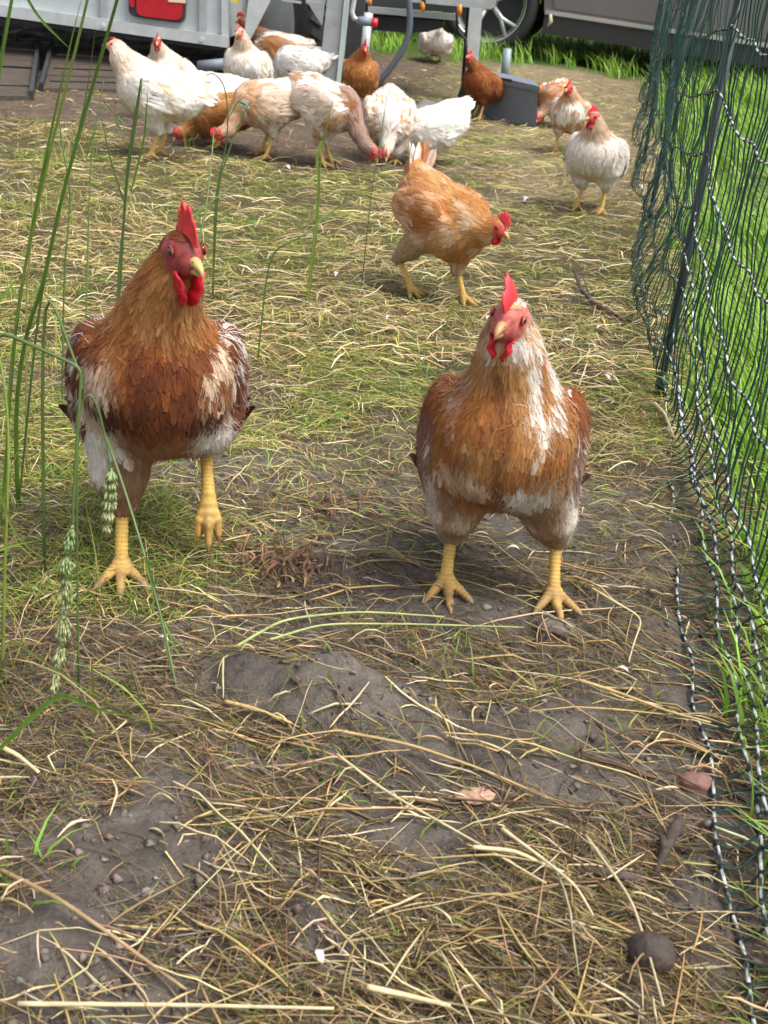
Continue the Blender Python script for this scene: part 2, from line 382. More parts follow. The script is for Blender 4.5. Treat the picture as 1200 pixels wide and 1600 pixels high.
# heaps of reddish dead leaves
for (qx, qy, n_, sp_) in ((450, 905, 200, .04), (395, 880, 60, .03), (520, 800, 60, .03)):
    d = ray(qx, qy); t = CAM_H / -d[2]; N = n_; x = d[0] * t + rng.normal(0, sp_, N); y = d[1] * t + rng.normal(0, sp_ * .6, N)
    strand_mesh('dead_leaves', x, y, rng.random(N) * 6.28, rng.uniform(.010, .035, N), rng.uniform(.001, .0040, N), palette(N, [(.19, .10, .06), (.11, .06, .038), (.30, .19, .10)], [3, 3, 1.5]), HAY, seg=4, z0=.022, arch=.016, curv=1.4, label='heap of reddish brown dead leaves on the mud')
# crumbs of mud
N = 16000; x, y = scatter(N, .5, 3.2, 1.3); k = rng.random(N) < .25 + .75 * sstep(.4, .6, vn2(x, y, 7, 37)); x, y = x[k], y[k]; N = len(x)
oc = np.array([(1, 0, 0), (-1, 0, 0), (0, 1, 0), (0, -1, 0), (0, 0, 1), (0, 0, -1)], float); of = np.array([(0, 2, 4), (2, 1, 4), (1, 3, 4), (3, 0, 4), (2, 0, 5), (1, 2, 5), (3, 1, 5), (0, 3, 5)])
sz = .0012 + .0042 * rng.random(N) ** 3.5; Vo = oc[None] * (1 + rng.normal(0, .28, (N, 6, 3)) * (np.abs(oc)[None] > 0)) + rng.normal(0, .25, (N, 6, 3)); Vo = Vo * sz[:, None, None] * np.array([1.2, 1.2, .7]); Vo += np.stack([x, y, height(x, y) + sz * .35], 1)[:, None]
Fo = (np.arange(N)[:, None, None] * 6 + of[None]).reshape(-1, 3); cc = palette(N, [(.15, .127, .108), (.095, .075, .062), (.19, .165, .14)], [3, 3, 1.5])
tag(mk('mud_crumbs', Vo.reshape(-1, 3), Fo, mat('mud_crumb', attr=True, rough=.8, bump=.8, bscale=300), colors=np.repeat(cc, 6, 0)), 'crumbs of dark mud scattered among the straw', kind='stuff')
# short moss / clover tufts
def tufts(n, y0, y1, p, dens, cols, wts, h, wdt, per, spread, name, label, seg=3, ln=.7, tip=None):
    cx, cy = scatter(n, y0, y1, p); k = rng.random(n) < dens(cx, cy); cx, cy = cx[k], cy[k]; n = len(cx)
    x = np.repeat(cx, per) + rng.normal(0, spread, n * per) * np.repeat(rng.uniform(.5, 1.3, n), per); y = np.repeat(cy, per) + rng.normal(0, spread, n * per)
    N = len(x); hh = rng.uniform(*h, N) * np.repeat(rng.uniform(.6, 1.2, n), per)
    cc = palette(N, cols, wts) * np.repeat(rng.uniform(.75, 1.2, n), per)[:, None]
    strand_mesh(name, x, y, rng.random(N) * 6.283, hh * rng.uniform(.2, 1.0, N) * ln, rng.uniform(*wdt, N), cc, GRASS, seg=seg, rise=hh, tipcol=np.tile(tip if tip else (.35, .36, .10), (N, 1)), label=label)
def inside(x, y): return (1 - lush_mask(x, y)) * (1 - bare_mask(x, y) * .97)
tufts(1500, .5, 8, 1.5, lambda x, y: inside(x, y) * sstep(.42, .75, vn2(x, y, 3.5, 41)) * (.25 + .75 * sstep(1.2, 2.2, y)), [cOLIVE, cGREEN, cYG, cVIV], [2, 3, 2, 1.2], (.012, .05), (.0014, .003), 14, .028, 'short_grass', 'short tufts of grass and moss growing in the run', ln=1.3)
tufts(90, .55, 1.5, 1.2, lambda x, y: inside(x, y) * (.15 + .85 * (x < -.12 * y)), [cGREEN, cVIV], [1, 2], (.02, .05), (.002, .004), 8, .02, 'green_sprigs', 'bright green sprigs sprouting through the mud', ln=1.4)
tufts(120, 1.0, 4.2, 1.2, lambda x, y: ((x < -.16 * y - .06) | (rng.random(len(x)) < .05)) * inside(x, y), [cGREEN, cYG, cTAN, cOLIVE], [3, 2, 1, 2], (.06, .20), (.0014, .0030), 9, .035, 'long_grass', 'taller thin grass along the left side of the run', seg=4, ln=.9, tip=(.4, .38, .12))
tufts(170, 3.6, 7.5, 1.1, lambda x, y: inside(x, y) * sstep(.45, .6, vn2(x, y, 1.4, 45)), [cOLIVE, cYG, cTAN], [3, 3, 2], (.05, .16), (.003, .005), 12, .05, 'weed_tufts', 'scruffy yellow weed tufts around the flock', seg=3, ln=.6)
# lush meadow beyond the netting and beyond the run
def lush(n, y0, y1, p, xr, per, h, wd, name, label):
    u = rng.random(n); e = 1 - p if p != 1 else 1e-4; cy = (y0 ** e + u * (y1 ** e - y0 ** e)) ** (1 / e)
    a, b = xr(cy); cx = a + rng.random(n) * (b - a); k = rng.random(n) < lush_mask(cx, cy); cx, cy = cx[k], cy[k]; n = len(cx)
    x = np.repeat(cx, per) + rng.normal(0, .03, n * per); y = np.repeat(cy, per) + rng.normal(0, .03, n * per); N = len(x)
    hh = rng.uniform(*h, N) * np.repeat(.55 + .9 * vn2(cx, cy, 1.6, 51), per)
    cc = palette(N, [(.11, .26, .015), (.19, .40, .03), (.28, .48, .05), (.38, .46, .10)], [3, 4, 2.5, .6])
    wsc = np.clip(y / 4, 1, 2.1)
    strand_mesh(name, x, y, rng.normal(2.6, 1.0, N), hh * rng.uniform(.25, 1.0, N), rng.uniform(*wd, N) * wsc, cc, GRASS, seg=3, rise=hh, tipcol=np.tile((.40, .56, .10), (N, 1)), label=label)
lush(3400, .45, 9.3, 1.1, lambda y: (fence_x(y) + .02, fence_x(y) + .35 + .30 * y), 9, (.05, .17), (.003, .006), 'meadow_grass', 'bright lush grass growing beyond the green netting')
lush(4300, 8.2, 17, 1.0, lambda y: (-.55 * y * .5 - .3, .62 * y), 8, (.09, .22), (.0024, .0042), 'meadow_grass', 'band of bright tall grass in front of the parked car')
lush(520, .3, 2.6, 1.0, lambda y: (fence_x(y) + .0, fence_x(y) + .5), 8, (.02, .09), (.003, .007), 'meadow_grass', 'broad green leaves at the foot of the netting')

# ------------------------------------------------------------------ hens
def surface_nets(Fg, org, h):
    nx, ny, nz = Fg.shape; S = Fg < 0
    acc = np.zeros((nx - 1, ny - 1, nz - 1, 3)); cnt = np.zeros((nx - 1, ny - 1, nz - 1))
    def sl(o, ax=None): return tuple(slice(o[i], (nx, ny, nz)[i] - 1 + o[i]) for i in range(3))
    for ax in range(3):
        oth = [i for i in range(3) if i != ax]
        for a in (0, 1):
            for b in (0, 1):
                o = [0, 0, 0]; o[oth[0]] = a; o[oth[1]] = b; o2 = list(o); o2[ax] = 1
                f0 = Fg[sl(o)]; f1 = Fg[sl(o2)]; m_ = S[sl(o)] != S[sl(o2)]
                t = np.where(m_, f0 / np.where(m_, f0 - f1, 1), 0)
                acc[..., ax] += np.where(m_, t, 0)
                acc[..., oth[0]] += m_ * a; acc[..., oth[1]] += m_ * b; cnt += m_
    act = cnt > 0; idx = -np.ones(act.shape, np.int64); ii = np.argwhere(act); idx[act] = np.arange(len(ii))
    V = (ii + acc[act] / cnt[act][:, None]) * h + org
    faces = []
    for ax in range(3):
        o1, o2 = [(1, 2), (2, 0), (0, 1)][ax]
        s0 = [slice(0, n_) for n_ in (nx, ny, nz)]; s0[ax] = slice(0, (nx, ny, nz)[ax] - 1); s1 = list(s0); s1[ax] = slice(1, (nx, ny, nz)[ax])
        A = S[tuple(s0)]; B = S[tuple(s1)]; e = np.argwhere(A != B)
        ok = (e[:, o1] > 0) & (e[:, o2] > 0) & (e[:, o1] < (nx, ny, nz)[o1] - 1) & (e[:, o2] < (nx, ny, nz)[o2] - 1); e = e[ok]
        q = []
        for (da, db) in ((-1, -1), (0, -1), (0, 0), (-1, 0)):
            c = e.copy(); c[:, o1] += da; c[:, o2] += db; q.append(idx[c[:, 0], c[:, 1], c[:, 2]])
        q = np.stack(q, -1); fl = ~A[tuple(e.T)]; q[fl] = q[fl][:, ::-1]; faces.append(q)
    return V, np.vstack(faces)

class Prims:
    def __init__(s): s.p = []
    def cap(s, a, b, ra, rb, k=.02, reg='body', flow=None, g=0): s.p.append(('c', np.array(a, float), np.array(b, float), ra, rb, k, reg, flow, g))
    def ell(s, c, r, R=None, k=.02, reg='body', flow=None, g=0): s.p.append(('e', np.array(c, float), np.array(r, float), np.eye(3) if R is None else np.asarray(R), 0, k, reg, flow, g))
    def one(s, q, P):
        if q[0] == 'c':
            ab = q[2] - q[1]; t = np.clip((P - q[1]) @ ab / (ab @ ab), 0, 1)
            return np.linalg.norm(P - q[1] - t[:, None] * ab, axis=1) - (q[3] + (q[4] - q[3]) * t)
        L = (P - q[1]) @ q[3]          # R columns are the axes
        k0 = np.linalg.norm(L / q[2], axis=1); k1 = np.linalg.norm(L / q[2] ** 2, axis=1) + 1e-9
        return k0 * (k0 - 1) / k1
    def sdf(s, P, full=False):
        d = None; D = []
        for q in s.p:
            e = s.one(q, P); D.append(e)
            if d is None: d = e
            else:
                k = q[5]; h = np.clip(.5 + .5 * (d - e) / k, 0, 1); d = d * (1 - h) + e * h - k * h * (1 - h)
        return (d, np.array(D)) if full else d
    def grad(s, P, e=.0015):
        g = np.stack([s.sdf(P + np.eye(3)[i] * e) - s.sdf(P - np.eye(3)[i] * e) for i in range(3)], -1); return nrm(g)
    def mesh(s, h):
        lo = np.full(3, 9.); hi = -lo
        for q in s.p:
            if q[0] == 'c': r = max(q[3], q[4]); lo = np.minimum(lo, np.minimum(q[1], q[2]) - r); hi = np.maximum(hi, np.maximum(q[1], q[2]) + r)
            else: r = np.sqrt(((q[3] * q[2]) ** 2).sum(1)); lo = np.minimum(lo, q[1] - r); hi = np.maximum(hi, q[1] + r)
        lo -= 3 * h; hi += 3 * h; n = np.ceil((hi - lo) / h).astype(int) + 1
        g = np.stack(np.meshgrid(*[lo[i] + np.arange(n[i]) * h for i in range(3)], indexing='ij'), -1)
        return surface_nets(s.sdf(g.reshape(-1, 3)).reshape(n), lo, h)

FEATHER = mat('feather', attr=True, rough=.85, spec=.12, sheen=.04, trans=.10)
SKIN = mat('hen_skin', attr=True, rough=.6, bump=1.0, bscale=520, var=.12, vscale=240, sss=.04)
COMB = mat('comb_skin', (.62, .028, .035), rough=.42, bump=1.0, bscale=620, var=.32, vscale=110, sss=.12)
WATT = mat('wattle_skin', (.50, .010, .025), rough=.38, bump=.9, bscale=520, var=.3, vscale=110, sss=.12)
BEAK = mat('beak_horn', attr=True, rough=.35, bump=.2, bscale=300)
EYEM = mat('eye_amber', (.10, .03, .008), rough=.08, spec=.8, coat=.2)
PUPIL = mat('eye_black', (.006, .005, .005), rough=.05, spec=.8, coat=.8)

def uvsphere(c, r, R=None, nu=12, nv=8):
    V = [(0, 0, 1)]
    for j in range(1, nv):
        a = math.pi * j / nv
        for i in range(nu): b = 2 * math.pi * i / nu; V.append((math.sin(a) * math.cos(b), math.sin(a) * math.sin(b), math.cos(a)))
    V.append((0, 0, -1)); Fc = []
    for i in range(nu): Fc.append((0, 1 + i, 1 + (i + 1) % nu)); Fc.append((len(V) - 1, 1 + (nv - 2) * nu + (i + 1) % nu, 1 + (nv - 2) * nu + i))
    for j in range(nv - 2):
        for i in range(nu): a = 1 + j * nu + i; b = 1 + j * nu + (i + 1) % nu; Fc.append((a, a + nu, b + nu, b))
    V = np.array(V) * np.asarray(r)
    if R is not None: V = V @ np.asarray(R).T
    return V + np.asarray(c), Fc

# plumage colours (albedo)
W_ = np.array([.84, .80, .74]); CR = np.array([.70, .54, .38]); PE = np.array([.62, .36, .20]); BU = np.array([.47, .235, .085]); OR = np.array([.34, .128, .036]); RU = np.array([.20, .060, .018]); DK = np.array([.095, .028, .012]); TP = np.array([.42, .32, .22])
def mix(a, b, t): t = np.asarray(t)[..., None]; return a * (1 - t) + b * t

def hen(px, py, yaw, s, pose, pat, detail, label, group='hens of the flock', name='hen'):
    """detail 2 near, 1 middle, 0 far.  +X is where the breast points."""
    P0 = G(px, py); root = empty(name, P0, yaw, s, label, 'hen', group)
    g = lambda k, d: pose.get(k, d)
    zb = g('zb', .215); pit = rad(g('pitch', 20)); lean = g('lean', 0.0); fat = g('fat', 1.0) * (1.12 if detail < 2 else 1)
    U = np.array([math.cos(pit), 0, math.sin(pit)]); Vv = np.array([-math.sin(pit), 0, math.cos(pit)]); Wy = np.array([0, 1.0, 0])
    Rb = np.stack([U, Wy, Vv], 1); c = np.array([g('bx', 0), lean * zb, zb])
    B = lambda a, b, v: c + U * a + Wy * b + Vv * v
    headp = np.array(g('head', (.17, 0, .37)), float); headp[1] += lean * headp[2]
    hy, hp, hr = rad(g('hyaw', 0)), rad(g('hpitch', -8)), rad(g('hroll', 0))
    hf = np.array([math.cos(hy) * math.cos(hp), math.sin(hy) * math.cos(hp), math.sin(hp)])
    hl = nrm(np.cross([0, 0, 1.0], hf)); hu = np.cross(hf, hl)
    hl, hu = hl * math.cos(hr) + hu * math.sin(hr), hu * math.cos(hr) - hl * math.sin(hr)
    Rh = np.stack([hf, hl, hu], 1); H = lambda a, b, v: headp + hf * a + hl * b + hu * v
    pr = Prims(); dn = np.array([0, 0, -1.0])
    pr.ell(c, (.122, .090 * fat, .080), Rb, reg='back', flow=-U * 1 - Vv * .15)
    pr.ell(B(.052, 0, -.018), (.078, .082 * fat, .078), Rb, k=.03, reg='breast', flow=-U * .5 - Vv * .85)
    pr.ell(B(-.085, 0, .010), (.080, .074 * fat, .064), Rb, k=.03, reg='rump', flow=-U)
    pr.ell(B(-.045, 0, -.022), (.092, .080 * fat, .054), Rb, k=.03, reg='belly', flow=-U * .8 - Vv * .2)
    td = nrm(-U * math.cos(rad(g('tail', 38))) + Vv * math.sin(rad(g('tail', 38))))
    tb = B(-.145, 0, .035)
    pr.cap(B(-.10, 0, .025), tb + td * .03, .058, .026, k=.03, reg='tailbase', flow=td)
    nb = B(.075, 0, .022); ctl = g('nbend', .5); m1 = nb + U * .05 * ctl + Vv * .04 * ctl
    nk = []
    for t in np.linspace(0, 1, 6):
        a_ = nb * (1 - t) ** 3 + 3 * m1 * t * (1 - t) ** 2 + 3 * (H(-.026, 0, -.055)) * t * t * (1 - t) + H(-.008, 0, -.006) * t ** 3; nk.append(a_)
    rr = np.interp(np.linspace(0, 1, 6), [0, .35, .7, 1], [.053, .0345, .0255, .0190]) * g('nthick', 1.0)
    for i in range(5): pr.cap(nk[i], nk[i + 1], rr[i], rr[i + 1], k=.022, reg='neck', flow=nk[i] - nk[i + 1])
    pr.ell(H(0, 0, 0), (.0290, .0178, .0215), Rh, k=.010, reg='head', flow=-hf - hu * .3)
    pr.ell(H(.013, 0, -.008), (.018, .012, .012), Rh, k=.006, reg='head', flow=-hf)
    wdrop = g('wing', 0)
    for sg in (1, -1):
        wr = rad(-8 - wdrop); ca, sa = math.cos(wr), math.sin(wr)
        Rw = np.stack([U * ca + Vv * -sa, Wy, U * sa + Vv * ca], 1)
        o_ = .074 * fat + g('wout', 0)
        pr.ell(B(-.022, sg * o_, .006 - wdrop * .0008), (.104, .028, .056), Rw, k=.009, reg='wing', flow=-Rw[:, 0] - .12 * Vv)
    # legs: hip, knee bulge, hock, foot
    legs = g('legs', ((.02, .055, 0, 0), (.02, -.055, 0, 0)))        # (x, y, lift, toe pitch)
    hocks = []
    for li, (fx, fy, lift, tp) in enumerate(legs):
        fw = rotz(yaw) @ np.array([fx, fy, 0]) * s + P0; foot = np.array([fx, fy, .015 + lift + (float(height(fw[0], fw[1])) - P0[2]) / s]); sg = 1 if fy > lean * .1 else -1
        hip = B(-.005, sg * .050 * fat, -.045)
        hz = g('hock', .095) + lift; hock = np.array([fx - .028 - (.03 if tp else 0), fy * .96 + lean * .02, hz])
        pr.cap(hip, hip * .35 + hock * .65 + np.array([.008, 0, .004]), .045 * fat, .030, k=.022, reg='thigh', flow=hock - hip)
        pr.cap(hip * .35 + hock * .65 + np.array([.008, 0, .004]), hock, .0295, .0180, k=.012, reg='thigh', flow=hock - hip)
        hocks.append((foot, hock, tp, sg))
    hgrid = (.0090, .0075, .0050)[detail]
    V, Fc = pr.mesh(hgrid)
    # colour + region
    def colour(P, reg):
        L = P - c; q = np.stack([L @ U, P[:, 1] - lean * P[:, 2], L @ Vv], -1)
        return np.clip(pat(q, reg, P, g('seed', 0)), .004, .88)
    def regions(P): return np.argmin(pr.sdf(P, True)[1] + np.array([.0 if q[6] != 'wing' else -.004 for q in pr.p])[:, None], 0)
    names = np.array([q[6] for q in pr.p])
    rg = names[regions(V)]; C = colour(V, rg) * .8
    hq = (V - headp) @ Rh
    fr = g('face', (.50, .06, .05)); face = (rg == 'head') & (hq[:, 0] > -.012 - .3 * np.abs(hq[:, 2])) & (hq[:, 2] < .017)
    C[face] = np.array(fr) * (1 + .9 * (vnoise(V[face] * 240)[:, None] - .5) + .5 * (vnoise(V[face] * 700)[:, None] - .5))
    # scaly legs, merged into the same body mesh
    allV, allF, allC = [V], [Fc], [C]; n0 = len(V)
    lh = (.0042, .0036, .0023)[detail]
    for (foot, hock, tp, sg) in hocks:
        lp = Prims(); an = foot + np.array([0, 0, .010]); yel = np.array(g('leg', (.60, .375, .085)))
        lp.cap(hock + (hock - an) * .10, an * .5 + hock * .5, .0092, .0068, k=.004)
        lp.cap(an * .5 + hock * .5, an, .0068, .0086, k=.004)
        tips = []
        tyaw = g('toeyaw', 0)
        for (ang, ln) in ((0, .064), (38, .052), (-38, .052), (180 - sg * 14, .030)):
            a_ = rad(ang + tyaw); dv = np.array([math.cos(a_), math.sin(a_), 0.0])
            pp = rad(tp if abs(ang) < 90 else tp * .5)
            d1 = dv * math.cos(pp * .7) + dn * math.sin(pp * .7); d2 = dv * math.cos(pp * 1.25) + dn * math.sin(pp * 1.25)
            zz = np.array([0, 0, 1.0]); lo_ = 0 if tp else -.006
            k1 = foot + np.array([0, 0, .000]) + d1 * ln * .45 + zz * lo_ * .3; k2 = k1 + d2 * ln * .38 + zz * lo_ * .8; k3 = k2 + d2 * ln * .2 + dn * (.0045 if not tp else .003)
            lp.cap(an * .6 + foot * .4, k1, .0080, .0058, k=.004); lp.cap(k1, k2, .0060, .0046, k=.0025); lp.cap(k2, k3, .0040, .0012, k=.001)
            tips.append((k2 + k3) / 2)
        v, f = lp.mesh(lh); cc = np.tile(yel, (len(v), 1)) * (1 + .22 * (vnoise(v * 160)[:, None] - .5))
        # scutes: raised bands along the front of shank and toes
        if detail > 0:
            nv_ = lp.grad(v, .001); tsh = np.clip((v - an) @ nrm(hock - an), 0, .2); dt = np.linalg.norm((v - foot)[:, :2], axis=1)
            ph = np.where(v[:, 2] > foot[2] + .016, tsh, dt) * 2 * math.pi / .0052
            v = v + nv_ * (.00055 * np.sin(ph))[:, None]; cc = cc * (1 + .16 * np.sin(ph))[:, None]
        dirt = np.clip(1 - (v[:, 2] - foot[2] + .01) / .035, 0, 1) * (.25 + vn2(v[:, 0] * 1.0, v[:, 1], 70, 3)) * g('dirt', 1.15) * (.35 if tp else 1)
        cc = mix(cc, np.array([.20, .12, .06]), np.clip(dirt, 0, 1))
        tipd = np.min([np.linalg.norm(v - t_, axis=1) for t_ in tips], 0); cc = mix(cc, np.array([.30, .20, .11]), np.clip(1.4 - tipd / .006, 0, 1) * .8)
        allV.append(v); allF.append(f + n0); allC.append(cc); n0 += len(v)
    mk('body', np.vstack(allV), np.vstack(allF), SKIN, root, colors=np.vstack(allC))
    # ---- plumage
    tri = np.vstack([Fc[:, [0, 1, 2]], Fc[:, [0, 2, 3]]]); A = V[tri]; ar = np.linalg.norm(np.cross(A[:, 1] - A[:, 0], A[:, 2] - A[:, 0]), axis=1)
    def sample(n, wt):
        fcn = (A.mean(1)); r_ = names[regions(fcn)]; wgt = ar * np.array([wt.get(k, 1.0) for k in r_]); 
        t = rng.choice(len(tri), n, p=wgt / wgt.sum()); u, v = rng.random(n), rng.random(n); sw = u + v > 1; u[sw], v[sw] = 1 - u[sw], 1 - v[sw]
        return A[t, 0] + (A[t, 1] - A[t, 0]) * u[:, None] + (A[t, 2] - A[t, 0]) * v[:, None]
    flows = np.array([nrm(q[7]) for q in pr.p])
    def flow(P):
        D = pr.sdf(P, True)[1]; wg = np.exp(-(D - D.min(0)) / .010); return np.einsum('kn,kj->nj', wg, flows)
    LEN = dict(head=.008, neck=.028, breast=.032, back=.034, rump=.034, belly=.032, thigh=.024, wing=.044, tailbase=.04)
    WID = dict(head=.0035, neck=.0065, breast=.015, back=.014, rump=.013, belly=.014, thigh=.010, wing=.017, tailbase=.014)
    wt = dict(head=5, neck=2.6, breast=1.1, back=.9, wing=.9, thigh=1.3, belly=1, rump=1, tailbase=1.2)
    def plume(nf, rows, cols, lsc, wsc, lift0, liftr, fluff):
        p = sample(nf, wt); ri = regions(p); r_ = names[ri]
        hq = (p - headp) @ Rh
        bad = (r_ == 'head') & (hq[:, 0] > -.010 - .3 * np.abs(hq[:, 2])) & (hq[:, 2] < .016)
        if fluff: bad = (bad & ((rng.random(nf) < .72) | (hq[:, 0] > .016))) | ((r_ == 'head') & (rng.random(nf) < .4))
        p, r_ = p[~bad], r_[~bad]; n = len(p)
        Lf = np.array([LEN[k] for k in r_]) * rng.uniform(.75, 1.25, n) * lsc; Wf = np.array([WID[k] for k in r_]) * rng.uniform(.8, 1.2, n) * wsc
        lift = lift0 + liftr * rng.random(n) ** 2 * np.where(r_ == 'head', .3, 1)
        jit = rng.normal(0, (.12 if detail == 2 else .2) if not fluff else .34, (n, 3)); cur = p.copy(); CP, NR, SD = [], [], []
        tw = rng.random(n)
        for i in range(rows):
            gN = pr.grad(cur); d_ = pr.sdf(cur); t = i / (rows - 1)
            cur = cur + gN * ((.0006 + lift * t * Lf * (1 + .0 * t)) - d_)[:, None]
            fl = nrm(flow(cur)) + jit; fl = nrm(fl - gN * (fl * gN).sum(1)[:, None]); sd_ = np.cross(gN, fl)
            CP.append(cur.copy()); NR.append(gN); SD.append(sd_)
            cur = cur + fl * (Lf / (rows - 1))[:, None]
        CP, NR, SD = np.stack(CP, 1), np.stack(NR, 1), np.stack(SD, 1)
        t = np.linspace(0, 1, rows); wp = (np.interp(t, [0, .3, .7, .9, 1], [.45, .9, 1, .85, .5]) if not fluff else (1 - t) * .8 + .2)
        wp = np.maximum(wp, .12)
        us = np.linspace(-1, 1, cols)
        Vx = CP[:, :, None, :] + SD[:, :, None, :] * (us[None, None, :, None] * (Wf[:, None] * wp[None, :] / 2)[:, :, None, None]) - NR[:, :, None, :] * ((us ** 2)[None, None, :, None] * (Wf * .12)[:, None, None, None]) * (0 if fluff else 1)
        if cols == 3: Vx[:, -1, 1] += (CP[:, -1] - CP[:, -2]) * rng.uniform(.05, .4, n)[:, None]
        base = colour(p, r_); base = base * (1 + rng.normal(0, .065 if not fluff else .10, (n, 1)))
        tipl = rng.random(n); k_ = np.where(tipl < .2, 1.10, np.where(tipl > .9, .88, 1.0))
        Cx = base[:, None, None, :] * (1 + (k_ - 1)[:, None, None, None] * (t ** 2)[None, :, None, None]) * np.ones((1, 1, cols, 1))
        if not fluff: Cx = Cx * (1 - .10 * (1 - np.abs(us))[None, None, :, None]) * (1 + .10 * rng.normal(0, 1, Cx.shape[:3] + (1,)))
        Nx = np.broadcast_to(NR[:, :, None, :], Vx.shape) + SD[:, :, None, :] * (us[None, None, :, None] * (.30 if not fluff else 0)) + (rng.normal(0, .11, (n, 1, 1, 3)))
        b = np.arange(n)[:, None, None] * rows * cols + np.arange(rows - 1)[None, :, None] * cols + np.arange(cols - 1)[None, None, :]
        Ff = np.stack([b, b + cols, b + cols + 1, b + 1], -1).reshape(-1, 4)
        return Vx.reshape(-1, 3), Ff, np.clip(Cx.reshape(-1, 3), .004, .9), nrm(Nx.reshape(-1, 3))
    nf, ns = ((900, 1300), (1800, 3200), (10000, 21000))[detail]
    if g('coarse', 0): nf, ns = 5000, 9000
    a1 = plume(nf, 5 if detail == 2 else 4 if detail == 1 else 3, 3, (1.3, 1.0, .80)[detail], (1.4, 1.0, .60)[detail], .02, .09, False)
    a2 = plume(ns, 3, 2, (1.0, .8, .72)[detail], (.14, .095, .065)[detail], .06, .24, True)
    o = mk('plumage', np.vstack([a1[0], a2[0]]), np.vstack([a1[1], a2[1] + len(a1[0])]), FEATHER, root, colors=np.vstack([a1[2], a2[2]]), normals=np.vstack([a1[3], a2[3]]))
    tag(o, kind='stuff')
    # ---- big feathers: tail fan and folded flight feathers
    def quill(nm, base, d, side, up, L, W, colr, rows=7):
        t = np.linspace(0, 1, rows); wp = np.interp(t, [0, .15, .6, .9, 1], [.15, .6, 1, .8, .12]) * W / 2
        cp = base + d * (L * t)[:, None] + up * (-.12 * L * t ** 2)[:, None]
        us = np.linspace(-1, 1, 5); Vx = cp[:, None, :] + side * (us[None, :] * wp[:, None])[..., None] - up * ((us ** 2)[None, :] * wp[:, None] * .25)[..., None]
        Vx = Vx + rng.normal(0, .0007, Vx.shape)
        b = np.arange(rows - 1)[:, None] * 5 + np.arange(4)[None, :]; Ff = np.stack([b, b + 1, b + 6, b + 5], -1).reshape(-1, 4)
        cc = colr * (1 + .18 * rng.normal(0, 1, (rows, 5, 1))); cc = cc * np.interp(t, [0, .7, 1], [.9, 1, 1.2])[:, None, None]; cc[:, 2] *= 1.15
        mk(nm, Vx.reshape(-1, 3), Ff, FEATHER, root, colors=np.clip(cc.reshape(-1, 3), .01, .88))
    tl = g('taillen', .085); nt_ = (5, 7, 10)[detail]
    upT = nrm(np.cross(td, Wy)); upT = upT if upT[2] > 0 or abs(td[2]) > .9 else -upT
    tq = tb[None] + td[None] * .06; tc_ = colour(tq, np.array(['tail']))[0]
    for i in range(nt_):
        f_ = (i / (nt_ - 1) - .5) * 2
        d = nrm(td + Wy * f_ * .42 + upT * (-.25 * abs(f_)) + rng.normal(0, .05, 3)); sd_ = nrm(np.cross(upT + Wy * f_ * .9, d))
        quill('tail_feather', tb + Wy * f_ * .018 - td * .01, d, sd_, nrm(np.cross(d, sd_)), tl * (1 - .2 * abs(f_)) * random.uniform(.9, 1.1), .024, colour((tb + td * .06 + Wy * f_ * .03)[None], np.array(['tail']))[0])
    if detail > 0:
        for sg in (1, -1):
            for i in range(7 if detail == 2 else 4):
                f_ = i / 6; b_ = B(.01 - .035 * f_, sg * (.112 * fat + g('wout', 0) - .004 * i), -.030 + .012 * i - wdrop * .0006)
                d = nrm(-U + Vv * (-.05 + .02 * i) - Wy * sg * .22); quill('wing_feather', b_, d, nrm(np.cross(d, Wy * sg * -1)), Wy * sg, .115, .020, colour((b_ - U * .05)[None], np.array(['wing']))[0] * .85)
    # ---- head furniture
    cs = g('comb', 1.0)
    if cs > 0:
        n_s, n_h = (9, 13, 25)[detail], (2, 3, 5)[detail]
        S_ = np.linspace(0, 1, n_s); top = []
        for s_ in S_:
            env = math.sin(math.pi * min(1, s_ * .86 + .12)) ** .8; tooth = abs(math.sin(s_ * math.pi * 4.6 + .5)) ** .7
            top.append(env * (.55 + .45 * tooth) * .030 * cs)
        bs = [H(.030 - .048 * s_, 0, .010 + .013 * math.sin(math.pi * min(1, s_ * .9 + .12))) for s_ in S_]
        flop = g('flop', .15); Vc = []
        for sd2 in (1, -1):
            for i, s_ in enumerate(S_):
                for j in range(n_h + 1):
                    f_ = j / n_h; th = .0042 * (1 - f_ * .75) * (.6 + .4 * cs) * math.sin(math.pi * min(.97, max(.06, s_))) ** .5
                    lat = math.sin(s_ * 9) * .0012 * f_ + flop * top[i] * f_ * f_
                    Vc.append(bs[i] + hu * top[i] * f_ - hf * (top[i] * f_ * .22 * (s_ - .1)) + hl * (sd2 * th + lat))
        m_ = n_s * (n_h + 1); Fcmb = []
        ix = lambda sd2, i, j: sd2 * m_ + i * (n_h + 1) + j
        for i in range(n_s - 1):
            for j in range(n_h): Fcmb += [(ix(0, i, j), ix(0, i + 1, j), ix(0, i + 1, j + 1), ix(0, i, j + 1)), (ix(1, i, j), ix(1, i, j + 1), ix(1, i + 1, j + 1), ix(1, i + 1, j))]
            Fcmb += [(ix(0, i, n_h), ix(0, i + 1, n_h), ix(1, i + 1, n_h), ix(1, i, n_h))]
        for j in range(n_h): Fcmb += [(ix(0, 0, j), ix(0, 0, j + 1), ix(1, 0, j + 1), ix(1, 0, j)), (ix(0, n_s - 1, j), ix(1, n_s - 1, j), ix(1, n_s - 1, j + 1), ix(0, n_s - 1, j + 1))]
        b_ = MB(); b_.add(Vc, Fcmb); b_.build('comb', g('combmat', COMB), root, smooth=True)
    ws = g('wattle', 1.0)
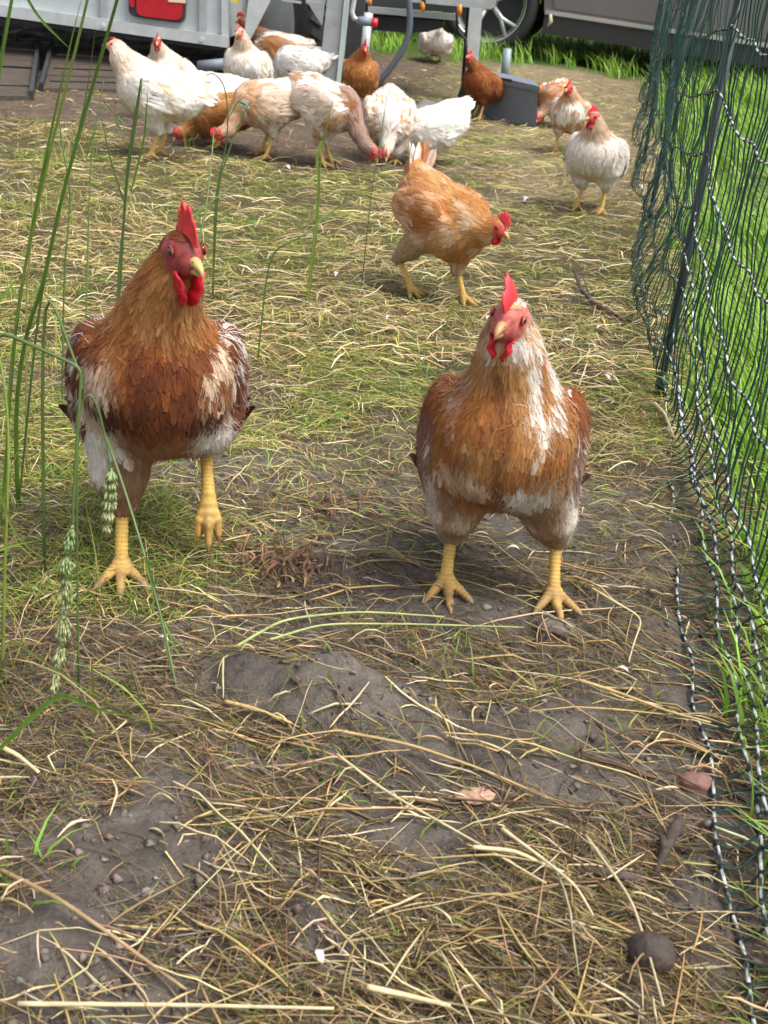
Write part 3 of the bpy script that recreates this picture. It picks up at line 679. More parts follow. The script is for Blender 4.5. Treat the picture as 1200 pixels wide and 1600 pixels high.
    if ws > 0:
        for sg in (1, -1):
            Rt = np.stack([nrm(hf + .1 * hl * sg), nrm(hl - .25 * sg * hu), nrm(hu + .25 * sg * hl)], 1)
            v, f = uvsphere(H(.014, sg * .0088, -.027 - .004 * ws), (.0105 * ws, .0038, .0155 * ws), Rt, 14, 10)
            zz = (v - H(.014, 0, -.02)) @ hu; v = v + hl * (sg * .002 * np.sin(zz * 400))[:, None]
            mk('wattle', v, f, WATT, root)
            if detail == 2:
                v, f = uvsphere(H(-.008, sg * .0168, -.008), (.0062, .0026, .0080), Rh, 10, 8); mk('ear_lobe', v, f, g('lobe', WATT), root)
    # beak: hooked upper and lower mandible
    bk = MB(); bc = np.array(g('beak', (.52, .33, .13)))
    p0, p1, p2, p3 = H(.018, 0, -.001), H(.032, 0, -.0005), H(.042, 0, -.004), H(.047, 0, -.0105)
    v, f = tube([p0, p1, (p1 + p2) / 2, p2, p3], [.0074, .0056, .0046, .0031, .0006], 10, True, 1.0); bk.add(v, f, bc)
    v, f = tube([H(.016, 0, -.010), H(.030, 0, -.0095), H(.0405, 0, -.0105)], [.0062, .0046, .001], 10, True, .8); bk.add(v, f, bc * .8)
    bk.build('beak', BEAK, root, smooth=True, colors=True)
    if detail == 2:
        for sg in (1, -1):
            v, f = uvsphere(H(.0325, sg * .0050, .0020), (.0016, .0006, .0008), Rh, 6, 5); mk('nostril', v, f, PUPIL, root)
    for sg in (1, -1):
        e0 = H(.009, sg * .0172, .0055)
        v, f = uvsphere(e0, (.0050, .0036, .0048), Rh, 14, 10); eo = mk('eye', v, f, EYEM, root)
        v, f = uvsphere(e0 + hl * sg * .0021, (.0040, .0018, .0040), Rh, 12, 8); mk('pupil', v, f, PUPIL, eo)
        if detail == 2:
            ring = [e0 + hl * sg * .0012 + (hf * math.cos(a_) * .0056 + hu * math.sin(a_) * .0052) for a_ in np.linspace(0, 2 * math.pi, 15)]
            v, f = tube(ring, .0011, 6, False); mk('eyelid', v, f, SKIN, root, colors=np.tile(np.array(fr) * 1.0, (len(v), 1)))
    return root

# plumage patterns: q = (along body, to its left, up) in metres, per feather
def nz(P, s, seed): return vnoise(P * s + seed * 7.13 + 50)
def pat_frontright(q, reg, P, sd):
    n = len(q); f = nz(P, 38, 1) * .6 + nz(P, 95, 2) * .4; a, y, v = q.T; z = P[:, 2]
    c = mix(OR * 1.12, BU * .95, sstep(.35, .65, f)); c = mix(c, RU, sstep(.62, .75, nz(P, 60, 9)) * .45)
    ay = np.abs(y)
    # white streaks down the sides of the neck, her left more than her right
    m_ = sstep(.026, .040, ay + (f - .5) * .03 + (z - .30) * .12) * (z < .36) * sstep(.255, .275, z + (f - .5) * .04) * np.where(y > 0, .85, .45) * (1 - sstep(.052, .066, ay)); stk = vnoise(np.stack([y * 230, P[:, 0] * 60, z * 16], 1) + 9); c = mix(c, W_, np.clip(m_ * sstep(.48, .62, stk) * .9, 0, 1))
    # pale patches on the breast
    d1 = np.hypot((y + .045) / .030, (z - .215) / .026) + (f - .5) * 1.1; c = mix(c, CR * 1.1, (1 - sstep(.7, 1.1, d1)) * (reg != 'wing'))
    d2 = np.hypot((y - .045) / .036, (z - .175) / .050) + (f - .5) * 1.6; c = mix(c, W_, (1 - sstep(.6, 1.1, d2)) * .85 * (reg != 'wing'))
    c = mix(c, DK * 1.6, np.exp(-((y + .004 * np.sin(z * 60)) / .0065) ** 2) * .8 * (z < .345) * (z > .11)); c = mix(c, RU * 1.1, sstep(.5, .8, nz(P, 22, 14)) * .55 * (ay < .06) * (z < .30))
    lo = 1 - sstep(.115, .150, z + (f - .5) * .03); c = mix(c, mix(TP, RU * 1.4, 1 - sstep(.02, .045, ay)), lo * .75)
    wing = (reg == 'wing'); cw = mix(RU * 1.2, DK * 2.0, sstep(.35, .7, nz(P, 50, 4))); cw = mix(cw, OR, sstep(.6, .75, f) * .6); cw = mix(cw, W_, sstep(.76, .84, nz(P, 110, 5)) * .7 + (1 - sstep(-.02, .03, v)) * .15); c = np.where(wing[:, None], cw, c)
    fl = sstep(.066, .084, ay + (f - .5) * .03) * (1 - sstep(.17, .20, z)) * (~wing); c = mix(c, mix(W_, PE, sstep(.4, .6, f)), fl * .9)
    th = reg == 'thigh'; c[th] = mix(mix(np.array([.34, .20, .115]) + 0 * c[th], CR * .9, sstep(.45, .75, f[th])), W_, sstep(.066, .09, ay[th]) * .7); c[th] = mix(c[th], np.array([.26, .155, .09]), (1 - sstep(.085, .13, z[th])) * .6)
    hd = (reg == 'head') | ((reg == 'neck') & (z > .362)); ch = mix(PE, W_, sstep(.4, .6, nz(P, 160, 6))); ch = mix(ch, OR, sstep(.5, .8, nz(P, 90, 8)) * .8); c[hd] = ch[hd]
    c[reg == 'tail'] = mix(W_, CR, .5); return c
def pat_frontleft(q, reg, P, sd):
    f = nz(P, 34, 3) * .6 + nz(P, 90, 4) * .4; a, y, v = q.T; z = P[:, 2]; ay = np.abs(y)
    c = mix(RU * 1.0, OR * .9, sstep(.4, .62, f))
    nkm = (reg == 'neck') & (z > .24); c[nkm] = mix(OR * .95, BU, sstep(.45, .7, nz(P, 120, 5)))[nkm]; 
    m_ = sstep(.035, .055, ay) * (z > .235) * (z < .30) * (reg != 'wing'); c = mix(c, CR * .95, m_ * sstep(.35, .6, nz(P, 80, 2)))
    dk = (1 - sstep(.022, .050, ay + (f - .5) * .03)) * sstep(.19, .215, z) * (1 - sstep(.30, .345, z)); c = mix(c, mix(DK * 1.1, RU, sstep(.5, .75, nz(P, 70, 11))), dk * .93)
    side = sstep(.03, .055, ay) * (z < .25) * (reg != 'wing'); c = mix(c, mix(PE * .8, CR * .9, sstep(.35, .7, f)), side * .85)
    for (yy, zz) in ((-.050, .236), (.052, .228)):
        d = np.hypot((y - yy) / .030, (z - zz) / .013); c = mix(c, DK * .8, (1 - sstep(.7, 1.3, d + (f - .5) * .8)) * (reg != 'wing'))
    lo = (1 - sstep(.200, .222, z + (f - .5) * .03)); wb = sstep(.034, .056, ay + (f - .5) * .02) * sstep(.10, .125, z); c = mix(c, mix(RU * 1.3, PE * .6, f), lo * (1 - wb)); c = mix(c, W_, lo * wb * sstep(.2, .42, f + .12))
    wing = reg == 'wing'; cw = mix(RU * .8, DK * 1.5, sstep(.4, .65, f)); cw = mix(cw, W_ * .95, sstep(.56, .66, nz(P, 105, 6)) * .75); c = np.where(wing[:, None], cw, c)
    th = reg == 'thigh'; ct = np.array([.30, .175, .10]); c[th] = mix(mix(np.tile(ct, (th.sum(), 1)), PE * .5, sstep(.35, .65, f[th])), W_, sstep(.045, .07, ay[th]) * sstep(.11, .14, z[th]) * .9); hd = reg == 'head'; c[hd] = (RU * 1.1)
    c[reg == 'tail'] = W_; return c
def pat_mid(q, reg, P, sd):
    f = nz(P, 34, 3) * .6 + nz(P, 90, 4) * .4; a, y, v = q.T; c = mix(np.array([.45, .20, .065]), np.array([.56, .31, .13]), sstep(.38, .62, f))
    c = mix(c, CR, sstep(.60, .72, nz(P, 30, 8)) * .6)
    lo = 1 - sstep(-.075, -.02, v + .4 * (a * 0) + (f - .5) * .05); c = mix(c, mix(CR, TP, f), lo * sstep(.10, -.02, a) * .9)
    wing = reg == 'wing'; c[wing] = mix(mix(OR * 1.2, PE, sstep(.4, .6, f)), CR, sstep(.0, .06, -v))[wing]
    th = reg == 'thigh'; c[th] = mix(np.array([.36, .22, .12]) + 0 * c[th], CR * .9, f[th]); r_ = (reg == 'rump') | (reg == 'belly'); c[r_] = mix(c, CR, .75 * sstep(.02, -.03, v))[r_]
    c[reg == 'tail'] = mix(OR * 1.3, W_, sstep(.25, .5, nz(P, 60, 3)))[reg == 'tail']; return c
def patmix(A, Bc, thr, head=None, neck=None, wing=None, breast=None, low=None, tail=None, thigh=None, sc=26):
    def fn(q, reg, P, sd):
        f = nz(P, sc, sd) * .55 + nz(P, sc * 2.6, sd + 3) * .45; c = mix(A, Bc, sstep(thr - .05, thr + .07, f))
        for k, cc in (('head', head), ('neck', neck), ('wing', wing), ('breast', breast), ('belly', low), ('tail', tail), ('tailbase', tail), ('thigh', thigh)):
            if cc is not None:
                m_ = reg == k; base = np.asarray(cc); c[m_] = mix(np.tile(base, (m_.sum(), 1)), c[m_], .25)
        return c
    return fn

# yaw of a hen that looks straight at the camera is -90 degrees
WATTD = mat('ear_skin', (.62, .34, .28), rough=.5)
hen(778, 931, rad(-94), 1.0, dict(zb=.222, pitch=36, lean=-.092, head=(.096, .004, .398), hyaw=-17, hpitch=-4, hroll=-6, fat=.95, nbend=.7, nthick=1.02, tail=-12, wing=12, wout=.004,
    legs=((.02, -.070, 0, 0), (-.002, .070, 0, 0)), hock=.082, comb=.92, flop=-.45, wattle=.95, lobe=WATTD, toeyaw=10, face=(.48, .11, .09), beak=(.42, .24, .10)), pat_frontright, 2,
    'orange hen with white neck streaks standing upright by the netting, facing the camera', 'two hens nearest the camera')
hen(250, 862, rad(-78), 1.08, dict(zb=.226, pitch=34, lean=.0, head=(.108, .026, .402), hyaw=25, hpitch=-6, fat=.95, nbend=.8, nthick=.96, tail=-14, wing=6, wout=.004,
    legs=((.055, -.045, 0, 0), (.020, .058, .064, 66)), hock=.082, comb=1.1, flop=-.1, wattle=1.35, face=(.27, .042, .036), beak=(.55, .36, .12)), pat_frontleft, 2,
    'brown and white hen striding with one foot lifted behind the tall grass', 'two hens nearest the camera')
hen(684, 468, rad(-48), .90, dict(coarse=1, zb=.224, pitch=-14, lean=0, head=(.178, .012, .232), hyaw=8, hpitch=-22, fat=1.06, nbend=.4, nthick=1.12, tail=66, taillen=.12,
    legs=((.06, .034, 0, 0), (-.080, -.034, 0, 22)), hock=.085, comb=.85, wattle=.9), pat_mid, 2,
    'buff orange hen with raised tail leaning forward as it walks across the run', 'hens walking on the straw track')
FAR = 'hens crowding by the trailer'
whitep = patmix(W_, W_ * np.array([.97, .93, .86]), .5, head=PE, neck=mix(W_, PE, .45))
# white hen left
hen(247, 246, rad(180), 1.08, dict(zb=.222, pitch=14, head=(.140, .0, .352), hyaw=0, hpitch=6, fat=1.12, nthick=1.3, comb=.12, wattle=.15, tail=10, legs=((.015, .035, 0, 0), (.0, -.035, 0, 0)), face=(.60, .24, .15), beak=(.62, .30, .16), seed=1),
    patmix(W_, CR, .60, head=PE, neck=mix(W_, PE, .55), breast=mix(W_, CR, .6)), 1, 'white hen with a peach head standing in profile at the left end of the flock', FAR)
hen(268, 190, rad(-120), .95, dict(zb=.225, pitch=28, head=(.13, .03, .365), hyaw=40, comb=.8, wattle=.8, seed=2), patmix(W_, CR, .55, head=CR, neck=mix(W_, CR, .6)), 0,
    'cream hen with a red comb looking over the back of a white hen', FAR)
hen(325, 222, rad(165), .98, dict(zb=.20, pitch=2, head=(.19, .02, .10), hyaw=0, hpitch=-60, comb=.4, wattle=.4, tail=30, seed=3), patmix(W_, CR, .6, neck=W_), 0,
    'white hen with a bent neck half hidden between two white hens', FAR)
hen(418, 246, rad(205), 1.0, dict(zb=.215, pitch=-4, fat=1.15, head=(.20, .0, .09), hpitch=-55, comb=.5, wattle=.4, tail=20, taillen=.07, seed=4, legs=((.02, .045, 0, 0), (.01, -.045, 0, 0))),
    patmix(W_, PE * .95, .50, head=OR, neck=PE, wing=mix(W_, PE, .6)), 1, 'large white hen with tan wings pecking leftwards at the front of the flock', FAR)
hen(345, 232, rad(200), .95, dict(zb=.15, pitch=-4, head=(.18, 0, .06), hpitch=-50, comb=.5, wattle=.4, seed=5), patmix(OR, BU, .5), 0,
    'rusty brown hen pecking low beneath the white hens', FAR)
hen(508, 258, rad(-30), 1.0, dict(zb=.235, pitch=-10, head=(.23, -.01, .085), hpitch=-62, comb=.4, wattle=.4, fat=1.05, tail=0, taillen=.07, nbend=.3, seed=6, legs=((.0, .03, 0, 0), (.01, -.035, 0, 0))),
    patmix(W_, PE * .9, .56, head=RU, neck=RU, wing=mix(W_, PE, .4)), 1, 'white hen with a rusty brown neck pecking to the right', FAR)
hen(602, 255, rad(-88), .98, dict(zb=.19, pitch=-16, head=(.155, .0, .070), hpitch=-60, comb=.15, wattle=.15, fat=1.02, tail=12, taillen=.05, nbend=.2, nthick=.9, seed=7, face=(.62, .33, .24), legs=((-.01, .04, 0, 0), (-.01, -.04, 0, 0))),
    patmix(W_, PE * .9, .56, head=CR, neck=W_, sc=55), 1, 'white hen with tan speckles bowing its head straight towards the camera', FAR)
hen(672, 256, rad(208), .98, dict(zb=.155, pitch=-16, head=(.21, .0, .055), hpitch=-45, comb=.3, wattle=.3, tail=32, taillen=.075, nbend=.2, seed=8, legs=((.02, .04, 0, 0), (.02, -.04, 0, 0)), hock=.07),
    patmix(W_, W_ * .95, .6, head=CR, neck=mix(W_, PE, .45)), 1, 'white hen with a buff neck feeding to the left, white tail raised to the right', FAR)
hen(556, 185, rad(-82), .98, dict(zb=.215, pitch=32, head=(.12, .01, .355), hyaw=6, comb=.9, wattle=.7, seed=9, fat=.95), patmix(OR * 1.1, BU, .55, wing=mix(RU, W_, .15), tail=RU), 1,
    'orange brown hen with head up facing the camera beside the crank handle', FAR)
hen(468, 175, rad(165), 1.0, dict(zb=.235, pitch=0, head=(.19, .0, .12), hpitch=-50, comb=.3, wattle=.3, tail=40, taillen=.10, seed=10), patmix(W_, DK, .70, tail=W_, sc=40), 1,
    'white hen with dark flecks on its back and tail held high behind the flock', FAR)
hen(385, 182, rad(-100), .98, dict(zb=.235, pitch=30, head=(.125, .0, .39), hyaw=-8, hpitch=-4, comb=.35, wattle=.4, seed=11, face=(.66, .26, .20)), patmix(W_, CR, .6, head=PE, neck=CR), 1,
    'white hen with a pink face looking at the camera in the middle of the flock', FAR)
hen(432, 150, rad(175), 1.0, dict(zb=.25, pitch=8, head=(.20, .0, .37), hyaw=0, comb=.9, wattle=1.0, seed=12), patmix(PE, W_, .5, head=RU * .7, neck=RU * .6, wing=OR * 1.2), 0,
    'hen with a dark red brown head and orange wings behind the pink faced hen', FAR)
hen(420, 122, rad(190), 1.0, dict(zb=.22, pitch=20, head=(.14, .0, .36), hyaw=0, comb=.5, wattle=.5, seed=13), patmix(OR, BU, .5), 0,
    'brown hen standing in the shade under the trailer', FAR)
hen(748, 186, rad(-135), .88, dict(zb=.21, pitch=30, head=(.135, .0, .36), hyaw=10, hpitch=8, comb=.7, wattle=.6, tail=28, taillen=.10, seed=14, legs=((.03, .035, 0, 0), (.0, -.035, 0, 0))), patmix(RU * 1.2, OR, .55, tail=W_), 1,
    'dark rust brown hen with a white tail standing before the grey feeder', 'hens around the grey feeder')
hen(677, 98, rad(100), .95, dict(zb=.15, pitch=-10, fat=1.2, head=(.18, .0, .06), hpitch=-45, comb=0, wattle=0, tail=40, taillen=.04, seed=15, hock=.06), patmix(W_, CR, .62), 0,
    'round white hen seen from behind at the edge of the far grass', 'hens around the grey feeder')
hen(862, 196, rad(-110), .9, dict(zb=.165, pitch=-8, head=(.16, -.05, .06), hpitch=-50, comb=.5, wattle=.5, seed=16, hock=.07, tail=15), patmix(OR * 1.4, W_, .52, head=OR, neck=OR), 0,
    'brown and white speckled hen pecking beside the grey feeder', 'hens around the grey feeder')
hen(884, 240, rad(-110), .9, dict(zb=.20, pitch=26, head=(.13, .0, .33), hyaw=-10, comb=.8, wattle=.7, seed=17, fat=.9), patmix(PE * .9, W_, .5, head=OR, neck=PE), 1,
    'tan and white hen standing partly behind another hen on the straw track', 'hens walking on the straw track')
hen(920, 334, rad(-112), .96, dict(zb=.212, pitch=26, lean=-.02, head=(.115, .0, .350), hyaw=-30, hpitch=-2, comb=.75, wattle=.8, seed=18, fat=.98, legs=((.0, .045, 0, 0), (.01, -.045, 0, 0)), nthick=1.05),
    patmix(W_, W_ * .96, .6, head=PE, neck=PE, breast=mix(W_, PE, .28), wing=mix(W_, OR, .30)), 1,
    'white hen with a tan breast standing on the straw track, head turned left', 'hens walking on the straw track')

# ------------------------------------------------------------------ electric netting fence
NETG = mat('net_green', (.008, .044, .034), rough=.5); NETB = mat('net_braid', attr=True, rough=.5); POSTM = mat('post_black', (.012, .016, .018), rough=.38); KNOT = mat('knot_black', (.012, .016, .018), rough=.6)
def fplane(y):
    pts = [(-.6, .385), (.3, .435), (2.204, .530), (4.01, .818), (5.55, 1.062), (7.3, 1.36), (9.2, 1.72), (11.2, 2.1)]
    return np.interp(y, [p[0] for p in pts], [p[1] for p in pts])
def netray(px, py):
    """point of the net surface at a pixel"""
    d = ray(px, py); lo, hi = .2, 4.0
    for _ in range(50):
        m_ = (lo + hi) / 2; P = CAMP + d * (m_ / d[1])
        if P[0] > fplane(P[1]): hi = m_
        else: lo = m_
    return CAMP + d * (lo / d[1])
fence = empty('netting_fence', (float(fplane(2.2)), 2.204, float(height(.53, 2.204))), 0, 1, 'sagging dark green electric poultry netting on black posts along the right of the run', 'fence')
FO = np.array(fence.location)
POSTS = [(-.35, 1.05), (2.204, 1.08), (4.01, 1.08), (5.55, 1.08), (7.3, 1.08), (9.2, 1.08), (11.0, 1.08)]
for (py_, hh) in POSTS:
    x0 = float(fplane(py_)); z0 = float(height(x0, py_)); lx = .012 if py_ == 2.204 else random.uniform(-.03, .03)
    b = MB(); b.tube([np.array([x0, py_, z0 - .05]) - FO, np.array([x0 + lx * .1, py_, z0 + .1]) - FO, np.array([x0 + lx, py_, z0 + hh]) - FO], [.004, .0088, .0078], 10)
    b.tube([np.array([x0 + lx, py_, z0 + hh]) - FO, np.array([x0 + lx, py_, z0 + hh + .03]) - FO], [.011, .011], 10); b.tube([np.array([x0, py_, z0 + .0]) - FO, np.array([x0, py_, z0 + .045]) - FO], [.0125, .0105], 10)
    b.build('post', POSTM, fence, smooth=True)
HS = [.035, .10, .16, .235, .30, .38, .475, .585, .69, .80, .92, 1.04]
NEARPX = [[(1037, 616), (1045, 678), (1046, 772), (1054, 897), (1069, 1016), (1096, 1153), (1106, 1215), (1123, 1332), (1137, 1418), (1154, 1503), (1168, 1586)],
          [(1078, 694), (1087, 756), (1106, 872), (1119, 931), (1137, 1037), (1161, 1143), (1175, 1229), (1188, 1325), (1195, 1394), (1205, 1470)],
          [(1062, 640), (1075, 700), (1100, 790), (1128, 880), (1150, 980), (1172, 1090), (1192, 1210), (1210, 1330)],
          [(1087, 600), (1104, 690), (1122, 772), (1152, 897), (1183, 1022), (1200, 1090), (1225, 1200)],
          [(1080, 480), (1103, 600), (1131, 725), (1166, 850), (1200, 953), (1235, 1080)],
          [(1091, 380), (1103, 437), (1128, 540), (1150, 600), (1181, 669), (1200, 703), (1250, 800)],
          [(1111, 290), (1127, 351), (1160, 420), (1200, 474), (1260, 560)],
          [(1137, 180), (1160, 215), (1200, 256), (1260, 310)],
          [(1165, 58), (1200, 87), (1250, 120)]]
def strand_curve(i):
    h = HS[i]; pts = []
    if i < 9:
        for (px, py) in NEARPX[i]:
            if i == 0: P = G(px, py); P[2] += .008
            else:
                P = netray(px, py); hmin = .012 + .013 * i
                if P[2] < float(height(P[0], P[1])) + hmin:
                    d = ray(px, py); Q = G(px, py)
                    for _ in range(6): Q = CAMP + d * ((CAM_H - float(height(Q[0], Q[1])) - hmin) / -d[2])
                    P = Q
            pts.append(P)
        pts = pts[::-1]                                   # near -> far
        d = pts[0] - pts[1]; k = (pts[0][1] + .35) / max(.05, -d[1]) if d[1] < 0 else 0
        first = np.array([float(fplane(-.35)), -.35, pts[0][2] * .3 + h * .7 + .0]); mid = pts[0] * .55 + first * .45; mid[2] = pts[0][2] * .9 + first[2] * .1
        pts = [first, mid] + pts
    else:
        for y_ in np.linspace(-.35, 2.0, 8):
            sg_ = math.sin(math.pi * (y_ + .35) / 2.55) * .07; pts.append(np.array([float(fplane(y_)), y_, h - sg_]))
    for a_, b_ in zip(POSTS[1:-1], POSTS[2:]):
        n = 9; sg_ = .045 + .05 * (h < .6) + .02 * math.sin(i * 2.3 + a_[0])
        for t in np.linspace(0, 1, n)[(0 if a_[0] > 2.3 else 0):-1]:
            y_ = a_[0] + (b_[0] - a_[0]) * t; q = 4 * t * (1 - t)
            x_ = float(fplane(y_)) - q * (.030 + .03 * math.sin(i * 1.1)) * (1.25 - h); z_ = float(height(x_, y_)) + max(.006, h - sg_ * q * (1 if i else 0))
            pts.append(np.array([x_, y_, z_]))
    P = np.array(pts); o_ = np.argsort(P[:, 1], kind='stable'); return P[o_]
CV = [strand_curve(i) for i in range(len(HS))]
def cv_at(i, y): P = CV[i]; return np.array([np.interp(y, P[:, 1], P[:, 0]), y, np.interp(y, P[:, 1], P[:, 2])])
yn = np.concatenate([np.arange(-.3, 2.3, .008), np.arange(2.3, 11, .05)])
ys_knots = []
for i in range(len(HS)):
    P = np.array([cv_at(i, y_) for y_ in yn])
    # smooth then add a little slack
    for _ in range(40 if i else 12): P[1:-1] = P[1:-1] * .5 + (P[:-2] + P[2:]) * .25
    P[:, 2] += .0035 * np.sin(yn * 38 + i); P[:, 0] += .004 * np.sin(yn * 27 + i * 2)
    CV[i] = P
    nearw = np.where(yn < 2.3, .0021, .0022); v, f = tube(P - FO, nearw, 5, True)
    k = np.arange(len(v)) // 5; sd2 = np.arange(len(v)) % 5
    wh = (((k * 1 + sd2) % 5) < 2) & (yn[np.minimum(k, len(yn) - 1)] < 2.3); cc = np.where(wh[:, None], np.array([.62, .68, .66]), np.array([.014, .03, .03]))
    mk('line_strand', v, f, NETB, fence, colors=cc)
yk = [-.25]
while yk[-1] < 10.6: yk.append(yk[-1] + (.026 if yk[-1] < 2.2 else .032 if yk[-1] < 4 else .05 if yk[-1] < 5.6 else .09) * random.uniform(.85, 1.15))
kn = MB(); ku, kf = uvsphere((0, 0, 0), (1, 1, 1), None, 6, 4)
for n_, y_ in enumerate(yk):
    pts = []
    ph = random.uniform(0, 6); amp = .007 if y_ < 2.3 else .010
    base = [cv_at(i, y_ + random.uniform(-.004, .004)) for i in range(len(HS))]
    for i in range(len(HS) - 1):
        a_, b_ = base[i], base[i + 1]
        for t in (0, .33, .66):
            P = a_ * (1 - t) + b_ * t; q = 4 * t * (1 - t)
            if i == 0: P = P + np.array([0, 0, -.5 * q * max(0, P[2] - float(height(P[0], P[1])) - .004)])
            P = P + q * amp * np.array([math.sin(n_ * .37 + i * 1.3 + ph * .2), math.sin(n_ * .9 + i * 2.1 + ph), 0])
            pts.append(P - FO)
    pts.append(base[-1] - FO)
    v, f = tube(pts, (.0015 if n_ % 3 else .0019) if y_ < 2.3 else .0014 if y_ < 5 else .0016, 3, False); mk('mesh_strand', v, f, NETG, fence)
    if y_ < 2.4:
        for i in range(9): kn.add(ku * np.array([.0036, .0048, .0034]) * random.uniform(.8, 1.15) + base[i] - FO, kf)
tag(kn.build('knots', KNOT, fence, smooth=True), kind='stuff')

# ------------------------------------------------------------------ trailer (mobile hen house) with its props
GALV = mat('galvanised', (.36, .385, .39), rough=.42, metal=.35, var=.16, vscale=14, bump=.12, bscale=40); GALVL = mat('galvanised_light', (.50, .53, .53), rough=.4, metal=.3, var=.12, vscale=18)
PANEL = mat('trailer_panel', (.44, .48, .49), rough=.45, metal=.2, var=.14, vscale=5); BLACK = mat('black_rubber', (.016, .016, .018), rough=.7, var=.3, vscale=20, bump=.3, bscale=80); DARK = mat('dark_steel', (.03, .032, .036), rough=.55, var=.3, vscale=9)
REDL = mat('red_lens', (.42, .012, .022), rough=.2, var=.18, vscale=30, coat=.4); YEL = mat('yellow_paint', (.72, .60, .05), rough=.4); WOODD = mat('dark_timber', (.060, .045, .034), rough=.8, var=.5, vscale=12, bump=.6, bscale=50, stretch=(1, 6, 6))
GREYP = mat('grey_plastic', (.15, .175, .21), rough=.5, var=.12, vscale=10, bump=.1, bscale=120); REDP = mat('red_plastic', (.62, .02, .03), rough=.35); ORP = mat('orange_plastic', (.65, .22, .02), rough=.4); HOSEM = mat('grey_hose', (.075, .095, .115), rough=.45)
YT = 6.7
tr = empty('trailer', (float(at(360, 80, YT)[0]), YT, float(height(at(360, 80, YT)[0], YT))), 0, 1, 'galvanised mobile hen house trailer with red lamp above the flock', 'trailer')
TO = np.array(tr.location)
def plate(name, poly, Y, depth, m, parent=tr, bev=0, sub=None):
    P = np.array([at(px, py, Y) for (px, py) in poly]) - (TO if parent is tr or parent is None else TO)
    b = MB(); b.prism(P, np.array([0, depth, 0])); return b.build(name, m, parent)
sl = lambda x, y0: y0 + .14 * x        # trailer edges slope in the picture with the camera roll and the trailer's own lean
plate('panel', [(-520, sl(-520, 9)), (-520, -900), (357, -900), (357, sl(357, 9))], YT, 2.3, PANEL)
plate('lower_flange', [(-520, sl(-520, 26)), (-520, sl(-520, 7)), (357, sl(357, 7)), (357, sl(357, 25))], YT - .04, .038, GALVL)
plate('flange_lip', [(-520, sl(-520, 35)), (-520, sl(-520, 27)), (345, sl(345, 27)), (345, sl(345, 31))], YT + .01, .05, DARK)
plate('corner_rib', [(346, 57), (347, -900), (357, -900), (357, 58)], YT - .03, .028, GALVL)
for rx in (-180, -8, 162, 316):
    plate('rib', [(rx - 5, sl(rx, 8)), (rx + 2, -900), (rx + 13, -900), (rx + 5, sl(rx, 8))], YT - .03, .028, GALV)
    c0 = at(rx - 1, sl(rx, 18), YT - .045) - TO; b = MB(); b.tube([c0 + np.array([0, -.008, 0]), c0 + np.array([0, .03, 0])], [.011, .013], 8); b.build('bolt', GALVL, tr, smooth=False)
def rpoly(pts, r=.25):
    P = np.array(pts, float); out = []
    for i in range(len(P)):
        a_, b_, c_ = P[i - 1], P[i], P[(i + 1) % len(P)]
        for t in (0, .25, .5, .75, 1):
            p_, q_ = b_ + (a_ - b_) * r, b_ + (c_ - b_) * r; out.append(tuple((1 - t) ** 2 * p_ + 2 * t * (1 - t) * b_ + t * t * q_))
    return out
lamp = plate('lamp', rpoly([(200, -40), (201, 25), (288, 37), (292, -40)], .16), YT - .035, .033, DARK)
ln_ = plate('lens', rpoly([(214, -30), (213, 24), (284, 33), (288, -30)], .18), YT - .048, .012, REDL, sub=1); ln_.parent = lamp
ln2 = plate('lens', rpoly([(202, -20), (202, 10), (210, 12), (211, -20)], .2), YT - .046, .010, REDL); ln2.parent = lamp
pl_ = plate('pale_lens', [(262, -8), (263, 3), (290, 5), (290, -8)], YT - .053, .004, mat('pale_lens', (.75, .52, .38), rough=.3)); pl_.parent = lamp
plate('yellow_marker', [(361, -6), (361, 3), (373, 5), (374, -6)], YT - .03, .03, YEL)
plate('gap_shade_plate', [(352, 70), (352, -900), (570, -900), (575, 30), (575, 62), (520, 60), (500, 30), (440, 20), (420, 60), (380, 82)], YT + .75, 1.4, DARK)  # dark mass added to stand for the black shaded gap beside the panel
plate('bracket', [(391, -120), (388, 0), (380, 66), (383, 74), (389, 66), (421, 4), (470, -120)], YT - .08, .02, GALVL)
plate('bracket', [(470, -60), (478, 0), (503, 40), (508, 0), (512, -60)], YT + .05, .02, GALV)
# trailer wheel, slightly turned so that the tread shows
wc = at(455, 40, YT + .55) - TO; Rw_ = rotz(rad(-58))
tb_ = MB(); prof = [(-.10, .25), (-.115, .33), (-.10, .385), (-.07, .405), (.07, .405), (.10, .385), (.115, .33), (.10, .25)]; nn = 40; Vt = []
for k in range(nn):
    a_ = 2 * math.pi * k / nn
    for (ax, r_) in prof: Vt.append((ax * 0 + math.cos(a_) * r_, ax, math.sin(a_) * r_))
Ft = [(k * 8 + j, k * 8 + (j + 1) % 8, ((k + 1) % nn) * 8 + (j + 1) % 8, ((k + 1) % nn) * 8 + j) for k in range(nn) for j in range(8)]
whl = MB(); whl.add(np.array(Vt) @ Rw_.T + wc, Ft); tyre = whl.build('tyre', BLACK, tr, smooth=True)
trd = MB()
for k in range(36):
    a_ = 2 * math.pi * k / 36
    for sg in (-1, 1):
        Rk = Rw_ @ np.array([[math.cos(a_), 0, -math.sin(a_)], [0, 1, 0], [math.sin(a_), 0, math.cos(a_)]]) @ rotz(0)
        trd.box(wc + Rw_ @ np.array([math.cos(a_ + sg * .03) * .408, sg * .045, math.sin(a_ + sg * .03) * .408]), (.022, .075, .034), Rk @ np.array([[1, 0, 0], [0, math.cos(sg * .5), -math.sin(sg * .5)], [0, math.sin(sg * .5), math.cos(sg * .5)]]))
trd.build('tread', BLACK, tyre)
